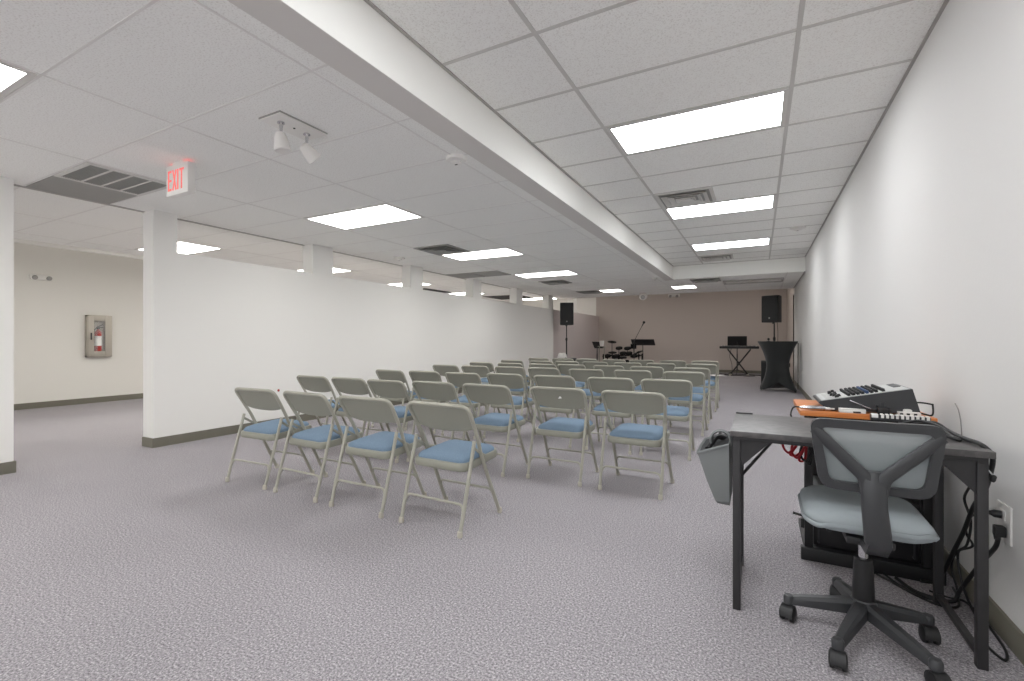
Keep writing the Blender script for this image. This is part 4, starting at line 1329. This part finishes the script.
rk = MB()
a, b = L(606, 355.3, -0.05), L(641, 355.3, 0.05)
rk.tube([a, b], 0.024, 10)
m1 = L(612, 355.3)
for q, dy in ((a, -0.35), (b, -0.35), (a, 0.2), (b, 0.2)):
    rk.tube([(q.x, q.y, q.z), (q.x, q.y + dy, q.z - 0.02)], 0.02, 8)
for q in (a, b):
    for dy in (-0.3, 0.15):
        rk.tube([(q.x, q.y + dy, 0.0), (q.x, q.y + dy, q.z + 0.05)], 0.021, 10)
rk.tube([(0, 0.1, 0.0), (0, 0.1, a.z)], 0.02, 10)
rk.build('rack', M_DRUM, t)
for u, v, dy, r, tilt in ((612, 341.6, 0.1, 0.15, 0.15), (612.5, 352.2, -0.3, 0.14, 0.05), (638.5, 352.0, -0.1, 0.15, -0.35)):
    c = L(u, v, dy)
    cy = MB()
    cy.lathe([(0.0, 0.03), (0.03, 0.025), (0.05, 0.008), (r, -0.008), (r, -0.016), (0.03, 0.0), (0, 0.0)], tuple(c), 20, (tilt, -0.25, 1))
    cy.build('cymbal', M_DRUM, t)
    MB().tube([(c.x, c.y, c.z), (c.x, c.y, 0.5), ((0 if abs(c.x) < 0.3 else c.x), c.y * 0.5, 0.45)], 0.011, 8).build('cymbal_arm', M_BLACKM, t)
for u, v, dy, r in ((619, 347.6, 0.05, 0.115), (627.5, 347.8, 0.05, 0.115), (623, 352.6, -0.25, 0.11), (629, 352.6, -0.25, 0.11), (607, 355.5, -0.3, 0.13), (616, 355.6, -0.35, 0.13), (634, 355.4, -0.3, 0.12)):
    c = L(u, v, dy)
    MB().lathe([(r * 0.9, -0.05), (r, -0.04), (r, 0.0), (r * 0.96, 0.008), (r * 0.9, 0.002), (0, 0.0)], tuple(c), 20, (0, -0.3, 1)).build('drum_pad', M_DRUM, t)
    MB().tube([(c.x, c.y, c.z - 0.04), (c.x, c.y * 0.3, a.z)], 0.012, 8).build('pad_arm', M_BLACKM, t)
c = L(627, 357.5, -0.4)
MB().lathe([(0.13, -0.03), (0.14, 0), (0.13, 0.03), (0.0, 0.032)], (c.x, c.y, 0.33), 20, (0, -1, 0.1)).build('kick_pad', M_DRUM, t)
MB().tube([(c.x, c.y + 0.05, 0.0), (c.x, c.y + 0.05, 0.3)], 0.04, 10).build('kick_tower', M_BLACKM, t)
c = L(633.5, 346, 0.0)
MB().box(c.x - 0.09, c.x + 0.09, c.y - 0.03, c.y + 0.03, c.z - 0.09, c.z + 0.07, 0.008).build('drum_module', M_DRUM, t)
MB().tube([(c.x, c.y + 0.03, c.z), (c.x, c.y + 0.06, a.z)], 0.014, 8).build('module_arm', M_BLACKM, t)
# drummer's stool
p = at(622, 357, 16.0)
t = thing('drum_stool', 'round black drum stool behind the electronic drum kit', 'stool', (p.x, 16.0, 0))
MB().lathe([(0.0, 0.46), (0.15, 0.46), (0.165, 0.48), (0.165, 0.52), (0.14, 0.54), (0, 0.54)], (0, 0, 0), 20).build('seat', M_BLACK, t)
MB().cyl((0, 0, 0.18), (0, 0, 0.46), 0.016, None, 10).build('post', M_BLACKM, t)
for q in range(3):
    a_ = 2 * PI * q / 3
    MB().tube([(0, 0, 0.24), (0.24 * math.cos(a_), 0.24 * math.sin(a_), 0.012)], 0.011, 8).build('leg', M_BLACKM, t)
# boom microphone stand
p0, p1, p2 = at(634, 357, 14.5), at(634.2, 341, 14.5), at(642.3, 325.5, 14.6)
t = thing('microphone_stand', 'black boom microphone stand slanting up over the drums', 'microphone stand', (p0.x, 14.5, 0))
q1, q2 = p1 - Vector(t.location), p2 - Vector(t.location)
MB().cyl((0, 0, 0.15), (q1.x, 0, q1.z), 0.012, None, 10).build('upright', M_BLACKM, t)
MB().tube([q1 + (q1 - q2) * 0.25, q2], 0.009, 8).build('boom', M_BLACKM, t)
MB().lathe([(0.02, -0.03), (0.025, 0), (0.02, 0.03)], tuple(q1), 10, (0, 1, 0)).build('clutch', M_BLACK, t)
for q in range(3):
    a_ = 2 * PI * q / 3 + 0.3
    MB().tube([(0, 0, 0.2), (0.3 * math.cos(a_), 0.3 * math.sin(a_), 0.012)], 0.01, 8).build('leg', M_BLACKM, t)
d = (q2 - q1).normalized()
t = thing('microphone', 'black microphone at the tip of the boom stand over the drums', 'microphone', tuple(p2))
MB().lathe([(0.012, -0.03), (0.018, 0.05), (0.02, 0.08)], (0, 0, 0), 12, tuple(d)).build('handle', M_BLACK, t)
MB().lathe([(0.02, 0.075), (0.038, 0.09), (0.042, 0.115), (0.03, 0.145), (0, 0.152)], (0, 0, 0), 14, tuple(d)).build('head', M_GRILLE, t)
# white cup on a slim stand beside the left music stand
p = at(601.8, 344.2, 14.3)
t = thing('side_stand', 'slim grey two-legged stand beside the left music stand', 'stand', (p.x, 14.3, 0))
MB().box(-0.11, 0.11, -0.1, 0.1, p.z - 0.08, p.z - 0.06, 0.004).build('top', M_CHAIR, t)
for s in (-1, 1):
    MB().cyl((s * 0.08, 0.0, 0), (s * 0.08, 0, p.z - 0.08), 0.014, None, 10).build('leg', M_CHAIR, t)
    MB().cyl((s * 0.08, -0.12, 0.014), (s * 0.08, 0.12, 0.014), 0.014, None, 8).build('foot', M_CHAIR, t)
t = thing('paper_cup', 'white cup on the slim stand beside the left music stand', 'cup', (p.x, 14.3, p.z - 0.06))
MB().lathe([(0.055, 0), (0.075, 0.15), (0.078, 0.155), (0.072, 0.148), (0.052, 0.012)], (0, 0, 0), 18).build('body', M_WHITEP, t)
MB().lathe([(0.078, 0.152), (0.078, 0.165), (0.066, 0.172), (0, 0.172)], (0, 0, 0), 18).build('lid', M_WHITEP, t)
